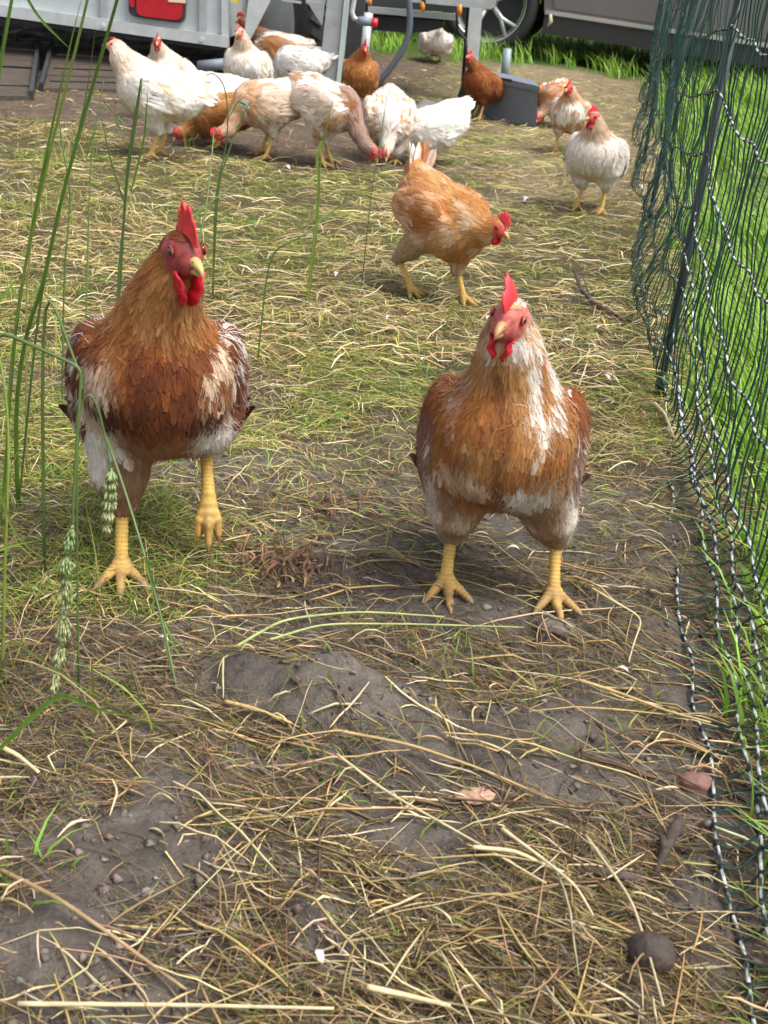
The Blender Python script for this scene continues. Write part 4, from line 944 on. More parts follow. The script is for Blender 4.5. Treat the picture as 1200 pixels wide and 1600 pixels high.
v, f = tube([wc + Rw_ @ np.array([0, -.09, 0]), wc + Rw_ @ np.array([0, .09, 0])], [.245, .245], 24); mk('rim', v, f, GALV, tyre, smooth=False)
# prop legs standing on the ground
def leg(poly_top, poly_bot, Y, m, depth=.06, nm='prop_leg'):
    zb = [at(px, py, Y) for (px, py) in poly_bot]; P = np.array([at(px, py, Y) for (px, py) in poly_top] + zb) - TO
    b = MB(); b.prism(P, np.array([0, depth, 0])); return b.build(nm, m, tr)
leg([(518, -60), (542, -60)], [(521, 165), (493, 165)], YT - .55, GALV)
leg([(543, -60), (550, -60)], [(529, 165), (522, 165)], YT - .57, mat('pale_flange', (.50, .60, .55), rough=.4, metal=.2), .1, 'prop_leg_flange')
leg([(549, -60), (575, -60)], [(560, 140), (530, 140)], YT - .30, DARK, .08, 'inner_post')
b = MB(); b.tube([at(576, 20, YT - .45) - TO, at(566, 118, YT - .45) - TO], [.022, .022], 12); b.build('jack_tube', GALVL, tr, smooth=True)
b = MB(); b.tube([at(562, -40, YT - .6) - TO, at(555, -8, YT - .6) - TO, at(550, 18, YT - .6) - TO, at(553, 28, YT - .6) - TO, at(561, 32, YT - .6) - TO], .012, 8); ch_ = b.build('crank', GALVL, tr, smooth=True)
b = MB(); b.tube([at(559, 31, YT - .6) - TO, at(566, 33, YT - .6) - TO, at(582, 35, YT - .6) - TO], [.016, .022, .020], 12); b.build('crank_handle', GREYP, ch_, smooth=True)
b = MB(); b.tube([at(581, 35, YT - .6) - TO, at(590, 36, YT - .6) - TO], [.022, .020], 12); b.build('handle_tip', REDP, ch_, smooth=True)
leg([(740, -60), (760, -60)], [(743, 155), (722, 155)], YT + .6, GALVL)
leg([(734, -60), (741, -60)], [(726, 155), (719, 155)], YT + .64, DARK, .05, 'prop_leg_shade_strip')  # dark strip beside the leg: its shaded side put into colour
plate('frame_beam', [(575, 10), (575, 20), (712, 32), (712, 22)], YT + .3, .06, GALV)
plate('frame_beam', [(575, -60), (575, 9), (712, 20), (712, -60)], YT + .42, .5, DARK)
plate('frame_beam', [(575, 24), (577, 46), (640, 52), (668, 50), (690, 44), (694, 33)], YT + .5, .3, DARK)
plate('frame_beam', [(640, -60), (640, 3), (760, 14), (762, -60)], YT + .1, .12, GALV)
for (hx, hy, m_) in ((577, 2, ORP), (660, 10, ORP), (718, 16, ORP), (662, -2, DARK)):
    c0 = at(hx, hy, YT - .05) - TO; b = MB(); b.tube([c0 + np.array([0, 0, .03]), c0, c0 + np.array([.004, 0, -.025])], [.008, .014, .007], 8); b.build('hanging_plug', m_, tr, smooth=True)
hp_ = [at(px, py, YT - .35) for px, py in ((628, -60), (636, -20), (641, 20), (640, 48), (632, 74), (617, 98), (600, 120), (588, 130))]; hp_.append(G(585, 128) * 0 + at(586, 134, YT - .35))
b = MB(); hp2 = np.array(hp_); tt = np.linspace(0, len(hp2) - 1, 40); hp3 = np.stack([np.interp(tt, np.arange(len(hp2)), hp2[:, i]) for i in range(3)], 1)
for _ in range(4): hp3[1:-1] = hp3[1:-1] * .5 + (hp3[:-2] + hp3[2:]) * .25
b.tube(hp3 - TO, .0165, 10); b.build('hose', HOSEM, tr, smooth=True)
cb = np.array([at(px, py, YT + .5) for px, py in ((708, -30), (712, 12), (716, 50), (728, 62), (729, 90), (724, 118))]); b = MB(); b.tube(cb - TO, .010, 6); b.build('cable', BLACK, tr, smooth=True)
for k, (x0, x1, yy) in enumerate(((440, 470, 2), (478, 506, 5), (560, 575, 0))): plate('clip', [(x0, yy - 4), (x0, yy), (x1, yy + 4), (x1, yy)], YT - .12, .03, GALV)
# ramp of dark boards from the trailer to the ground
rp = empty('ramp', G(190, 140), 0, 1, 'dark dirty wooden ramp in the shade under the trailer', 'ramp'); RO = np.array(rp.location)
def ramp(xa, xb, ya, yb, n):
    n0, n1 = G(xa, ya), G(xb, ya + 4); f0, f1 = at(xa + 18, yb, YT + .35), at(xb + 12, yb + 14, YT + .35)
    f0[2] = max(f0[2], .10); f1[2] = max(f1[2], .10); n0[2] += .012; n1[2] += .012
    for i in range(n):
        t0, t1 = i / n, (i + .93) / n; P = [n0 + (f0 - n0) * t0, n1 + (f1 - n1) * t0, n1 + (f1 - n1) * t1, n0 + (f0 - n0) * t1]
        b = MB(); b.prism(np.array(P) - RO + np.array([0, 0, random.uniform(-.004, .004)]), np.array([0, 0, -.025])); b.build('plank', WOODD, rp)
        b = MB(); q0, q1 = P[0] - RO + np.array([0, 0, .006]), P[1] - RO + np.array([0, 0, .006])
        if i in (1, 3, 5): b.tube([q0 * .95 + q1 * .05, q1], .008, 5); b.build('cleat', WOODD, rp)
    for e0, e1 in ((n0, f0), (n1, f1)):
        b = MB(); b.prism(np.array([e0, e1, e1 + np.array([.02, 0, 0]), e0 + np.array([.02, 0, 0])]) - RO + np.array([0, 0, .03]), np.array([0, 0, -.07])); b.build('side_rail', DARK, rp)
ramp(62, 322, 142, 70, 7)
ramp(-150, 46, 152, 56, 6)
pb = MB(); pb.tube([at(310, 104, YT - .1), at(352, 100, YT - .1)], .03, 12); tag(pb.build('pipe', GREYP, None, smooth=True), 'short grey pipe lying at the end of the ramp behind the hens', 'pipe')

# ------------------------------------------------------------------ grey feeder box, pipe, plastic sheet
gp = G(792, 192); fb = empty('feeder_box', gp, 0, 1, 'blue grey plastic feeder box standing on the straw beyond the hens', 'box')
Yb = float(gp[1]); Yl, Yr = float(G(746, 182)[1]) + .06, float(G(838, 201)[1])
Yq = lambda px: Yl + (Yr - Yl) * (px - 746) / 92
def fplate(name, poly, Y, dep, m, r=.08):
    P = np.array([at(px, py, Yq(px) + Y - Yb) for (px, py) in rpoly(poly, r)]) - gp; b = MB(); b.prism(P, np.array([0, dep, 0])); return b.build(name, m, fb)
fplate('box_body', [(745, 122), (746, 184), (838, 200), (841, 141)], Yb, .30, GREYP)
fplate('lid', [(741, 112), (742, 123), (843, 145), (844, 135)], Yb - .012, .33, GREYP, .2)
fplate('side_panel', [(716, 150), (710, 176), (744, 186), (744, 126), (727, 122)], Yb + .08, .10, DARK)
fplate('recess', [(782, 121), (783, 125), (800, 129), (800, 124)], Yb - .018, .005, DARK, .2)
b = MB(); b.tube([at(788, 126, Yb + .5), at(793, 76, Yb + .5)], .024, 14); tag(b.build('standpipe', mat('pvc_grey', (.24, .29, .31), rough=.45), None, smooth=True), 'grey upright pipe sticking up behind the feeder box', 'pipe')
c0 = G(682, 172); nn = 9; gx, gy = np.meshgrid(np.linspace(-.12, .12, nn), np.linspace(-.09, .09, nn), indexing='ij'); gz = .05 * vn2(gx, gy, 14, 61) + .012; edge = np.maximum(abs(gx) / .12, abs(gy) / .09) ** 3; gz = gz * (1 - edge) + .004
Vp = np.stack([gx + .03 * (vn2(gx, gy, 20, 62) - .5), gy + .03 * (vn2(gy, gx, 20, 63) - .5), gz], -1).reshape(-1, 3) + c0; ii = np.arange(nn - 1)[:, None] * nn + np.arange(nn - 1)[None]
tag(mk('plastic_sheet', Vp, np.stack([ii, ii + 1, ii + nn + 1, ii + nn], -1).reshape(-1, 4), mat('dusty_plastic', (.36, .35, .34), rough=.25, trans=.35)), 'crumpled pale plastic sheet lying on the ground left of the feeder', 'plastic sheet')

# ------------------------------------------------------------------ parked car
PAINT = mat('car_paint', (.17, .155, .155), rough=.35, metal=.45, coat=.6); CHROME = mat('chrome_trim', (.62, .62, .62), rough=.2, metal=.8); GLASS = mat('tinted_glass', (.02, .025, .028), rough=.05, spec=.8); ALLOY = mat('alloy', (.55, .56, .57), rough=.35, metal=.55); CLAD = mat('car_cladding', (.02, .02, .022), rough=.55)
cg = G(752, 84); car = empty('parked_car', cg, rad(-9), 1.12, 'dark grey metallic car with silver multi spoke wheel parked on the grass', 'car'); car.rotation_euler = (0, rad(3.2), rad(-9))
WB = 2.75; WR = .345
def arch(cx, r=.39, n=10): return [(cx - r * math.cos(math.pi * k / n), WR + r * math.sin(math.pi * k / n)) for k in range(n + 1)]
prof = [(-.95, .42), (-.88, .30), (-.42, .27)] + arch(0) + [(.42, .25), (WB - .42, .25)] + arch(WB) + [(WB + .42, .27), (WB + .85, .30), (WB + .92, .55), (WB + .90, .88), (WB + .6, 1.0), (-.5, 1.0), (-.9, .95)]
def cprism(name, poly, y0, y1, m, parent=car):
    b = MB(); b.prism([(x, y0, z) for x, z in poly], (0, y1 - y0, 0)); return b.build(name, m, parent)
cprism('body', prof, 0.0, 1.82, PAINT)
cprism('cabin', [(-.55, 1.0), (-.30, 1.45), (.2, 1.52), (1.5, 1.50), (2.3, 1.02)], .12, 1.70, GLASS)
cprism('roof', [(-.30, 1.45), (.2, 1.53), (1.5, 1.51), (1.8, 1.36), (1.8, 1.40), (1.5, 1.55), (.2, 1.57), (-.32, 1.49)], .08, 1.74, PAINT)
for x0, x1 in ((.46, 1.28), (1.295, 2.26)):
    d_ = cprism('door', [(x0, .37), (x1, .37), (x1, 1.0), (x0 if x0 > 1 else x0 - .05, 1.0), (x0 if x0 > 1 else x0 - .08, .62)], -.012, -.001, PAINT); cprism('door_handle', [(x0 + .08, .84), (x0 + .24, .84), (x0 + .24, .87), (x0 + .08, .87)], -.03, -.013, CHROME, d_)
cprism('sill_trim', [(.40, .325), (2.34, .325), (2.34, .352), (.40, .352)], -.022, -.002, CHROME)
cprism('sill', [(.40, .20), (2.34, .20), (2.34, .318), (.40, .318)], -.010, .10, CLAD)
for cx in (0, WB):
    for y_ in (.11, 1.70):
        nm = MB(); Vt = []; nn = 36; pf = [(-.10, .25), (-.112, .30), (-.095, .335), (-.07, .345), (.07, .345), (.095, .335), (.112, .30), (.10, .25)]
        for k in range(nn):
            a_ = 2 * math.pi * k / nn
            for (ax, r_) in pf: Vt.append((math.cos(a_) * r_ + cx, ax + y_, math.sin(a_) * r_ + WR))
        nm.add(Vt, [(k * 8 + j, k * 8 + (j + 1) % 8, ((k + 1) % nn) * 8 + (j + 1) % 8, ((k + 1) % nn) * 8 + j) for k in range(nn) for j in range(8)]); wheel = nm.build('wheel', BLACK, car, smooth=True)
        if y_ < 1:
            rm = MB(); Vr = []
            for k in range(36):
                a_ = 2 * math.pi * k / 36
                for (ax, r_) in ((-.105, .262), (-.098, .250), (-.02, .236), (.05, .232)): Vr.append((math.cos(a_) * r_ + cx, ax + y_, math.sin(a_) * r_ + WR))
            rm.add(Vr, [(k * 4 + j, k * 4 + j + 1, ((k + 1) % 36) * 4 + j + 1, ((k + 1) % 36) * 4 + j) for k in range(36) for j in range(3)]); rm.build('rim', ALLOY, wheel, smooth=True)
            for k in range(5):
                for da in (-.13, .13):
                    a_ = 2 * math.pi * k / 5 + .5; sp = MB(); c_, s_ = math.cos(a_), math.sin(a_); c2, s2 = math.cos(a_ + da * 1.5), math.sin(a_ + da * 1.5)
                    sp.tube([(cx + c_ * .04, y_ - .07, WR + s_ * .04), (cx + c_ * .12 + c2 * .02, y_ - .085, WR + s_ * .12 + s2 * .02), (cx + c2 * .248, y_ - .085, WR + s2 * .248)], [.022, .016, .013], 6); sp.build('spoke', ALLOY, wheel, smooth=True)
            hb = MB(); hb.tube([(cx, y_ - .05, WR), (cx, y_ - .10, WR)], [.055, .045], 16); hb.build('hub', ALLOY, wheel); hb = MB(); hb.tube([(cx, y_ + .0, WR), (cx, y_ + .04, WR)], [.23, .23], 24); hb.build('brake_disc', DARK, wheel)
# thin wire fence in front of the car
wf = empty('wire_fence', G(870, 110), 0, 1, 'thin wire stock fence in the tall grass in front of the car', 'fence'); WO = np.array(wf.location)
for k in range(6):
    pts = [G(560 + 90 * j, 62 + 10.5 * j) + np.array([0, .25, .10 + .13 * k + .01 * math.sin(j * 2 + k)]) - WO for j in range(9)]
    b = MB(); b.tube(pts, .0022, 4); b.build('wire', DARK, wf)
for j in range(36):
    p = G(560 + 20 * j, 62 + 2.33 * j) + np.array([0, .25, .05]) - WO; b = MB(); b.tube([p, p + np.array([0, 0, .72])], .0016, 3); b.build('wire', DARK, wf)
b = MB(); q = at(703, 22, float(G(870, 110)[1]) ); q = at(860, 22, float(G(870, 110)[1]) + .2); tag(b.tube([q, q + np.array([.01, 0, -.05]), q + np.array([-.01, 0, -.09])], [.012, .018, .004], 6).build('rag', mat('pale_rag', (.45, .42, .33), rough=.9), None, smooth=True), 'small pale wisp caught on the wire fence before the car', 'rag')

# ------------------------------------------------------------------ stones, sticks, lost feathers
def rock(name, px, py, r, sc, m, label, cat='stone', amp=.18, lift=.35, seed=1):
    p = G(px, py); v, f = uvsphere((0, 0, 0), (1, 1, 1), None, 28, 18); v = v * (1 + amp * (vnoise(v * 1.6 + seed * 9)[:, None] - .5) * 2 + amp * .35 * (vnoise(v * 5 + seed)[:, None] - .5) * 2)
    v = v * np.array(sc) * r; o = mk(name, v, f, m, None); o.location = tuple(p + np.array([0, 0, r * sc[2] * lift])); tag(o, label, cat); return o
STONE = mat('dark_stone', (.058, .040, .034), rough=.7, var=.45, vscale=45, bump=1.2, bscale=110); REDS = mat('reddish_stone', (.22, .115, .095), rough=.7, var=.3, vscale=60, bump=.6, bscale=120); CLAY = mat('clay_chip', (.42, .25, .17), rough=.8, var=.35, vscale=70, bump=.5, bscale=160)
rock('stone', 1012, 1508, .0200, (1.05, .9, .92), STONE, 'dark brown round stone lying in the straw at the lower right', lift=.75, seed=3, amp=.10)
rock('stone', 1085, 1228, .015, (1.15, .9, .72), REDS, 'small reddish stone half hidden under the netting', seed=4)
rock('stone', 742, 1246, .015, (1.2, .75, .30), CLAY, 'flat pinkish clay chip lying on the muddy straw', seed=5, lift=.7, amp=.42)
MUDM = mat('mud_clod', (.13, .108, .09), rough=.75, var=.35, vscale=60, bump=1.3, bscale=130)
rock('mud_clod', 865, 985, .018, (1.4, .8, .6), MUDM, 'small dark mud lump in front of the orange hen', 'clod', amp=.3, lift=.2, seed=9)
BARK = mat('bark', (.075, .055, .045), rough=.85, var=.4, vscale=60, bump=.8, bscale=150)
def stick(name, pts, rr, label, subs=(), cat='twig', m=BARK):
    b = MB(); P = [G(px, py) + np.array([0, 0, dz]) for px, py, dz in pts]; b.tube(P, rr, 7)
    for (sp, r_) in subs: b.tube([G(px, py) + np.array([0, 0, dz]) for px, py, dz in sp], r_, 5)
    tag(b.build(name, m, None, smooth=True), label, cat)
stick('twig', [(895, 440, .03), (905, 462, .02), (925, 482, .015), (955, 497, .012), (985, 505, .006)], [.004, .0055, .006, .005, .003], 'dark forked twig lying on the straw left of the fence post',
      [([(905, 462, .02), (890, 475, .01), (878, 490, .004)], [.004, .002, .001]), ([(925, 482, .015), (915, 470, .03), (905, 455, .045)], [.003, .002, .001]), ([(945, 492, .012), (958, 480, .03)], [.003, .001]), ([(900, 452, .025), (914, 445, .03)], [.003, .001])])
stick('stick', [(1020, 1375, .004), (1036, 1345, .014), (1050, 1318, .02), (1058, 1305, .018)], [.003, .0050, .0065, .0060], 'stubby dark root piece near the foot of the netting', [([(1036, 1345, .014), (1028, 1330, .02)], [.006, .003])])
stick('stick', [(900, 1368, .006), (950, 1376, .010), (1000, 1386, .008)], [.003, .0055, .004], 'dark wet stick lying flat above the round stone')
stick('stick', [(835, 1010, .004), (860, 996, .012), (885, 1003, .006)], [.003, .005, .003], 'short dark stick in front of the orange hen')
FW = mat('lost_feather', (.78, .76, .72), rough=.8, trans=.3)
def lost(px, py, L, label='small white moulted feather lying on the ground', a=0.0):
    t = np.linspace(0, 1, 6); wp = np.interp(t, [0, .2, .6, 1], [.05, .7, 1, .2]) * L * .2; P = np.stack([(t - .5) * L, 0 * t, L * .25 * (1 - (2 * t - 1) ** 2)], 1); V = np.concatenate([P + np.array([0, 1, .2]) * wp[:, None], P, P - np.array([0, 1, -.2]) * wp[:, None]]) @ rotz(a).T
    Ff = np.array([[k, k + 1, k + 7, k + 6] for k in range(5)] + [[k + 6, k + 7, k + 13, k + 12] for k in range(5)])
    o = mk('fallen_feather', V, Ff, FW); o.location = tuple(G(px, py) + np.array([0, 0, .012])); tag(o, label, 'feather', 'moulted white feathers on the ground')
FLB = ['beside the wing of the orange hen by the post', 'on the straw between the orange hen and the fence post', 'on the track left of the white and tan hen', 'behind the legs of the striding hen, right side', 'on the hay between the two front hens and the buff hen', 'on bare soil at the far left, upper one', 'on bare soil at the far left, lower one', 'under the big white pecking hen', 'beside the crumpled plastic sheet', 'on the track by the netting beyond the twig', 'just above the leftmost tip of the dark twig', 'in the hay right of the striding hen', 'in the mud at the bottom centre', 'below the foot of the striding hen', 'left of the head of the orange hen, lower', 'close behind the comb of the orange hen', 'on the bare track right of the far hens', 'on the straw below the fence foot']
for k, (px, py, L) in enumerate([(885, 545, .035), (945, 600, .03), (822, 318, .05), (800, 870, .02), (525, 437, .03), (105, 212, .05), (70, 240, .05), (448, 268, .04), (700, 196, .05), (1000, 300, .05), (935, 520, .02), (605, 505, .02), (498, 1513, .018), (255, 1012, .015), (660, 570, .016), (760, 505, .02), (1010, 165, .04), (970, 1060, .016)]): lost(px, py, L, 'small white moulted feather ' + FLB[k], a=random.uniform(0, 6))

# ------------------------------------------------------------------ tall grass in front, left
def sm(P, n=28):
    P = np.array(P, float); tt = np.linspace(0, len(P) - 1, n); Q = np.stack([np.interp(tt, np.arange(len(P)), P[:, i]) for i in range(3)], 1)
    for _ in range(5): Q[1:-1] = Q[1:-1] * .5 + (Q[:-2] + Q[2:]) * .25
    return Q
SG = mat('grass_stem_green', attr=True, rough=.45, trans=.2)
def blade(name, P, w_, col, parent, tip=True, dark=.8):
    """a grass leaf: folded strip with a midrib"""
    Q = sm(P); T = nrm(np.gradient(Q, axis=0)); S_ = nrm(np.cross(T, np.array([.2, 1, .1]))); N_ = np.cross(S_, T); t = np.linspace(0, 1, len(Q)); wp = np.interp(t, [0, .15, .6, 1], [.7, 1, .8, .04 if tip else .7]) * w_ / 2
    V = np.concatenate([Q + S_ * wp[:, None] - N_ * wp[:, None] * .5, Q, Q - S_ * wp[:, None] - N_ * wp[:, None] * .5]); n = len(Q)
    Ff = np.array([[k, k + 1, k + n + 1, k + n] for k in range(n - 1)] + [[k + n, k + n + 1, k + 2 * n + 1, k + 2 * n] for k in range(n - 1)])
    cc = np.tile(col, (3 * n, 1)) * (1 + .12 * rng.normal(0, 1, (3 * n, 1))); cc[n:2 * n] *= dark; return mk(name, V, Ff, SG, parent, colors=cc)
GR = np.array([.13, .26, .035]); TE = np.array([.12, .19, .055]); YG = np.array([.24, .32, .06])
def plant(label, parts, group=None):
    """parts: (kind, [(px,py,Y)...], width, colour); the first stem is rooted in the ground"""
    k0, pts, w0, c0 = parts[0]; base = at(*pts[0]); g0 = np.array([base[0] - .01, base[1], float(height(base[0], base[1]))])
    r_ = empty('grass_plant', g0, 0, 1, label, 'grass', group)
    for j, (kind, pts, w_, c_) in enumerate(parts):
        P = [at(*p) for p in pts]
        if kind in ('stem', 'leafroot') and P[0][2] > g0[2] + .003 and kind != 'leaf': P = [g0 + np.array([random.uniform(-.01, .01), 0, -.005])] + P
        P = [p - g0 for p in P]
        if kind == 'stem':
            Q = sm(P); v, f = tube(Q, np.linspace(w_ * .50, w_ * .27, len(Q)), 6); mk('stem', v, f, SG, r_, colors=np.tile(c_, (len(v), 1)) * (1 + .1 * rng.normal(0, 1, (len(v), 1))))
        elif kind in ('leaf', 'leafroot'): blade('leaf', P, w_ * .75, c_, r_)
        elif kind == 'seed':
            Q = sm(P, 46); b = MB(); T = nrm(np.gradient(Q, axis=0)); cu, cf = oc, [tuple(q) for q in of]; n = len(Q)
            for i in range(n):
                t = i / n; big = (.25 + .75 * abs(math.sin(i * .42)) ** 1.5) * math.sin(math.pi * (t * .86 + .1)) ** .6
                for q_ in range(24):
                    a_ = random.uniform(0, 6.283); A_ = nrm(np.cross(T[i], np.array([0, 1, .1]))); B_ = np.cross(T[i], A_); o_ = A_ * math.cos(a_) + B_ * math.sin(a_)
                    dd = nrm(T[i] * .95 + o_ * .38); s1 = nrm(np.cross(dd, o_)); s2 = np.cross(s1, dd); Lh = w_ * random.uniform(.28, .52)
                    V_ = (cu[:, 2:3] * dd * Lh * .55 + cu[:, 0:1] * s1 * Lh * .085 + cu[:, 1:2] * s2 * Lh * .085) + Q[i] + o_ * w_ * .38 * big * random.uniform(.3, 1)
                    cc = mix(np.array([.26, .38, .14]), np.array([.52, .52, .28]), np.array(min(1, max(0, t * 1.1 + random.uniform(-.3, .3))))); b.add(V_, cf, np.tile(cc * random.uniform(.8, 1.2), (len(V_), 1)))
            b.build('seed_head', SG, r_, smooth=True, colors=True)
GG = 'tall grass plants in the left foreground'
plant('tallest thick dark green grass stalk crossing in front of the trailer flange', [('stem', [(20, 640, 1.50), (42, 500, 1.46), (66, 462, 1.45), (87, 344, 1.43), (112, 250, 1.41), (137, 162, 1.40), (183, 0, 1.36), (200, -60, 1.33)], .0065, GR * .85), ('leafroot', [(60, 480, 1.45), (95, 320, 1.44), (134, 162, 1.42), (150, 40, 1.40)], .005, TE)], GG)
plant('long yellow green grass stalk left of the tallest one', [('stem', [(8, 660, 1.42), (25, 500, 1.40), (40, 406, 1.38), (69, 281, 1.36), (78, 234, 1.35), (103, 140, 1.33), (137, 0, 1.30), (150, -60, 1.28)], .005, YG), ('leafroot', [(25, 500, 1.40), (60, 300, 1.36), (105, 90, 1.33), (132, -20, 1.32)], .0055, GR)], GG)
plant('grass with a leaf bent down over the trailer flange', [('stem', [(-40, 560, 1.35), (-25, 300, 1.32), (0, 100, 1.28), (22, -20, 1.26)], .006, GR), ('leaf', [(30, -40, 1.28), (44, 0, 1.28), (62, 28, 1.28), (88, 55, 1.27), (111, 78, 1.26)], .005, GR * 1.2)], GG)
plant('blue green split grass blade in front of the white hen', [('stem', [(184, 434, 1.9), (190, 380, 1.9), (198, 260, 1.88), (212, 170, 1.86), (220, 130, 1.85)], .004, TE), ('leafroot', [(196, 290, 1.88), (214, 180, 1.86), (222, 112, 1.85), (221, 160, 1.84)], .007, TE), ('leaf', [(205, 300, 1.88), (226, 215, 1.86), (232, 130, 1.84)], .005, GR), ('leaf', [(198, 330, 1.9), (170, 240, 1.9), (158, 180, 1.9)], .004, TE)], GG)
plant('thin weed with tiny leaves before the white hen', [('stem', [(140, 280, 2.3), (146, 210, 2.3), (158, 150, 2.3), (162, 128, 2.3)], .0035, TE * 1.3), ('leaf', [(160, 155, 2.3), (172, 172, 2.3), (188, 190, 2.3), (196, 200, 2.3)], .006, np.array([.22, .30, .12])), ('leaf', [(186, 180, 2.3), (192, 188, 2.3), (203, 196, 2.3)], .009, np.array([.26, .33, .15])), ('leaf', [(180, 190, 2.3), (190, 205, 2.3), (200, 208, 2.3)], .009, np.array([.26, .33, .15])), ('leaf', [(150, 200, 2.3), (138, 230, 2.3), (134, 260, 2.3)], .004, TE)], GG)
plant('dark grass stems with hanging leaf tips in front of the middle of the flock', [('stem', [(335, 300, 2.6), (350, 250, 2.6), (358, 190, 2.6), (352, 130, 2.6), (332, 112, 2.6), (322, 118, 2.6)], .004, np.array([.10, .13, .04])), ('leafroot', [(340, 290, 2.6), (358, 235, 2.6), (385, 165, 2.6), (405, 150, 2.6)], .006, TE), ('leaf', [(385, 165, 2.6), (372, 158, 2.6), (350, 200, 2.6)], .006, GR)], GG)
plant('slender grass with drooping green leaves before the pecking hens', [('stem', [(497, 310, 2.6), (502, 240, 2.6), (512, 190, 2.6), (520, 158, 2.6)], .003, GR), ('leafroot', [(500, 300, 2.6), (495, 240, 2.6), (506, 215, 2.6), (500, 232, 2.6)], .010, YG)], GG)
plant('thin bare stem rising over the speckled white hen', [('stem', [(580, 300, 2.8), (592, 230, 2.8), (600, 180, 2.8), (604, 150, 2.8)], .003, np.array([.14, .15, .07]))], GG)
plant('long blade arching over the breast of the striding hen down to the mud', [('stem', [(60, 420, 1.30), (85, 470, 1.29), (112, 560, 1.28), (160, 660, 1.25), (200, 780, 1.20), (230, 880, 1.15), (262, 1000, 1.10), (278, 1090, 1.06), (290, 1130, 1.04)], .0042, TE), ('leaf', [(228, 870, 1.15), (252, 960, 1.12), (270, 1050, 1.09), (280, 1100, 1.07)], .007, TE * 1.1)], GG)
plant('nodding cocksfoot grass with a long pale seed head hanging at the left', [('stem', [(-30, 505, 1.05), (0, 515, 1.05), (60, 545, 1.04), (115, 568, 1.03), (128, 576, 1.03), (126, 600, 1.03), (119, 700, 1.02), (114, 800, 1.01), (113, 825, 1.01)], .0042, TE * .9), ('seed', [(113, 822, 1.01), (104, 870, 1.005), (104, 900, 1.0), (100, 960, .995), (97, 1010, .99), (88, 1050, .985), (84, 1090, .98)], .024, GR)], GG)
plant('shorter green seed head hanging before the striding hen', [('stem', [(118, 640, 1.06), (140, 610, 1.06), (155, 640, 1.06), (168, 700, 1.06), (174, 738, 1.06)], .0026, TE), ('seed', [(174, 738, 1.06), (172, 780, 1.06), (166, 835, 1.055)], .022, GR)], GG)
plant('upright pale stem at the left edge of the run', [('stem', [(8, 860, 1.08), (12, 780, 1.08), (14, 660, 1.09), (2, 560, 1.10), (-30, 480, 1.1)], .004, YG)], GG)
plant('low bright blades bending in from the left edge', [('leafroot', [(-40, 700, 1.0), (0, 760, 1.0), (20, 830, 1.0), (60, 870, .99), (130, 900, .98)], .006, YG), ('leafroot', [(-30, 870, .97), (20, 850, .97), (60, 845, .97)], .006, YG * 1.1), ('leafroot', [(-20, 480, 1.3), (0, 470, 1.3), (30, 430, 1.3)], .009, GR * 1.4)], GG)
plant('long green stalk sprawling over the mud from the left', [('leafroot', [(-20, 980, .93), (30, 1005, .93), (110, 1060, .90), (190, 1110, .88), (270, 1150, .86)], .005, YG), ('leafroot', [(90, 1080, .90), (160, 1110, .88), (240, 1125, .87)], .007, GR * 1.3)], GG)
for k, (pts, w_, c_, lb) in enumerate([([(300, 420, 1.9), (322, 330, 1.95), (330, 255, 2.0), (334, 205, 2.05)], .004, TE, 'thin green stem rising behind the comb of the striding hen'), ([(180, 470, 1.8), (240, 400, 1.8), (310, 330, 1.85), (370, 285, 1.9)], .004, GR * .8, 'slanting grass stem behind the neck of the striding hen'),
        ([(100, 420, 1.9), (112, 300, 1.9), (96, 225, 1.9), (92, 180, 1.9)], .0035, TE, 'fine grey green stem between the two tall stalks'), ([(420, 392, 2.2), (470, 372, 2.2), (520, 330, 2.25), (545, 310, 2.25)], .004, GR * .7, 'single low dark blade on the straw right of the striding hen'), ([(40, 460, 1.6), (52, 350, 1.6), (48, 290, 1.6), (60, 200, 1.6)], .003, np.array([.3, .27, .12]), 'dry straw coloured stem at the upper left')]):
    plant(lb, [('stem', pts, w_, c_)], GG)
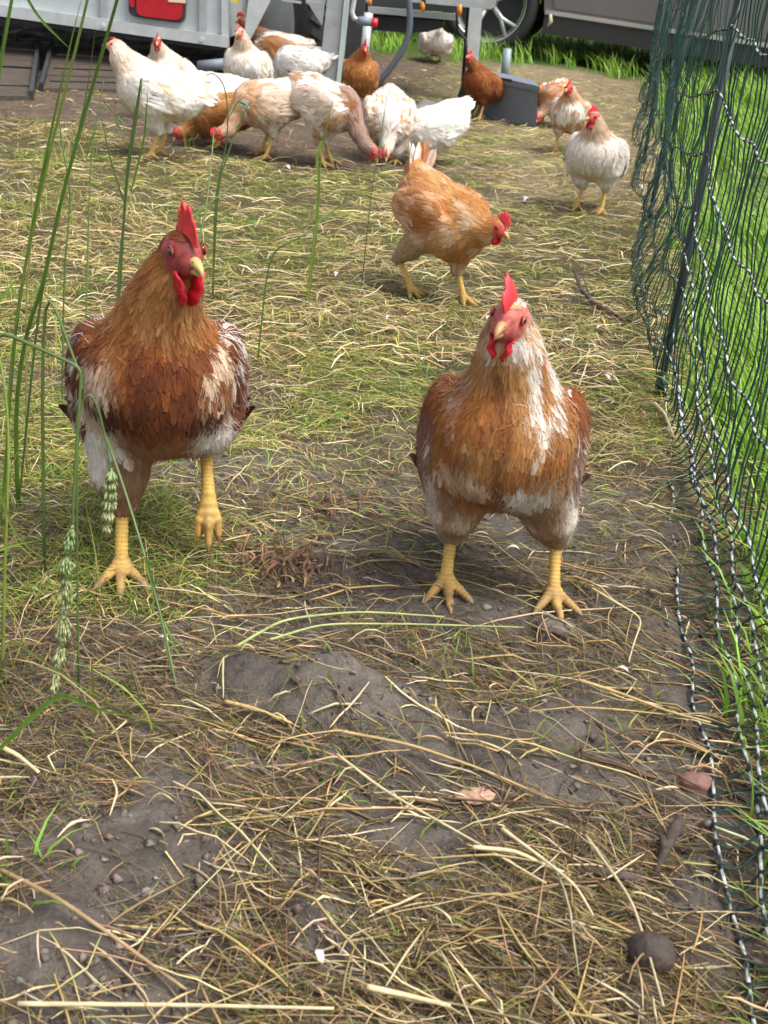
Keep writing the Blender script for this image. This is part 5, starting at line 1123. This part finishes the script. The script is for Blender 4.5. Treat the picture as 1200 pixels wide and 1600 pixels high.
# long loose stalks lying in the foreground
def stalk(pts, w_, c_, label):
    P = np.array([G(px, py) + np.array([0, 0, dz]) for px, py, dz in pts]); Q = sm(P, 24); v, f = tube(Q, np.linspace(w_ * .5, w_ * .3, len(Q)), 6); o = mk('straw_stalk', v, f, STRAW, None, colors=np.tile(c_, (len(v), 1)) * (1 + .12 * rng.normal(0, 1, (len(v), 1)))); tag(o, label, 'straw', 'long single straw stalks in the foreground')
gold, pale, grn = np.array(cGOLD), np.array(cPALE), np.array([.36, .42, .16])
for a_ in [([(370, 1045, .03), (440, 1018, .045), (560, 1000, .04), (690, 997, .03)], .0038, grn, 'pale green stalk arching over the large mud clod'), ([(420, 1060, .05), (500, 1032, .05), (640, 1020, .04), (815, 1002, .02)], .003, grn, 'second pale green stalk just below the arching one'),
           ([(352, 1108, .01), (400, 1122, .012), (455, 1142, .010)], .0048, gold * 1.1, 'thick golden stalk left of the large mud clod'), ([(520, 1155, .012), (640, 1180, .014), (760, 1220, .012), (860, 1262, .01)], .0036, gold, 'long amber stalk slanting above the pink clay chip'),
           ([(525, 1197, .015), (600, 1262, .02), (720, 1330, .02), (850, 1400, .015)], .003, pale * .9, 'thin stalk running from the centre to the lower right'), ([(780, 1320, .02), (840, 1365, .02), (895, 1410, .02), (925, 1445, .01)], .0036, pale, 'bright stalk above the round stone'),
           ([(0, 1190, .02), (30, 1205, .02), (62, 1226, .015)], .0055, pale, 'thick cut stalk at the left edge'), ([(0, 1375, .012), (90, 1430, .02), (190, 1500, .02), (290, 1560, .01)], .0046, np.array(cTAN) * 1.2, 'brown stalk crossing the lower left corner'),
           ([(735, 1350, .02), (800, 1355, .02), (850, 1372, .015), (890, 1380, .01)], .0045, pale * .95, 'pair of pale stalks in the lower middle'), ([(570, 1570, .02), (640, 1585, .02), (700, 1600, .02)], .0055, pale, 'bright yellow stalk at the bottom edge'),
           ([(30, 1590, .015), (280, 1592, .015), (520, 1597, .015)], .0042, pale * .9, 'long flat stalk along the bottom edge'), ([(900, 1085, .02), (960, 1110, .025), (1040, 1135, .02), (1105, 1152, .02)], .0042, gold * 1.1, 'golden stalk reaching under the netting'),
           ([(920, 950, .03), (960, 975, .03), (1000, 992, .025), (988, 1020, .02), (980, 1045, .01)], .0030, pale, 'kinked straw before the foot of the orange hen'), ([(1020, 645, .02), (1035, 670, .03), (1050, 700, .02)], .0060, pale, 'pale curled straw leaf at the fence post'),
           ([(910, 1330, .02), (980, 1430, .02), (1000, 1490, .02), (1030, 1600, .02)], .0034, pale * .8, 'long thin stalk passing the round stone')]: stalk(*a_)
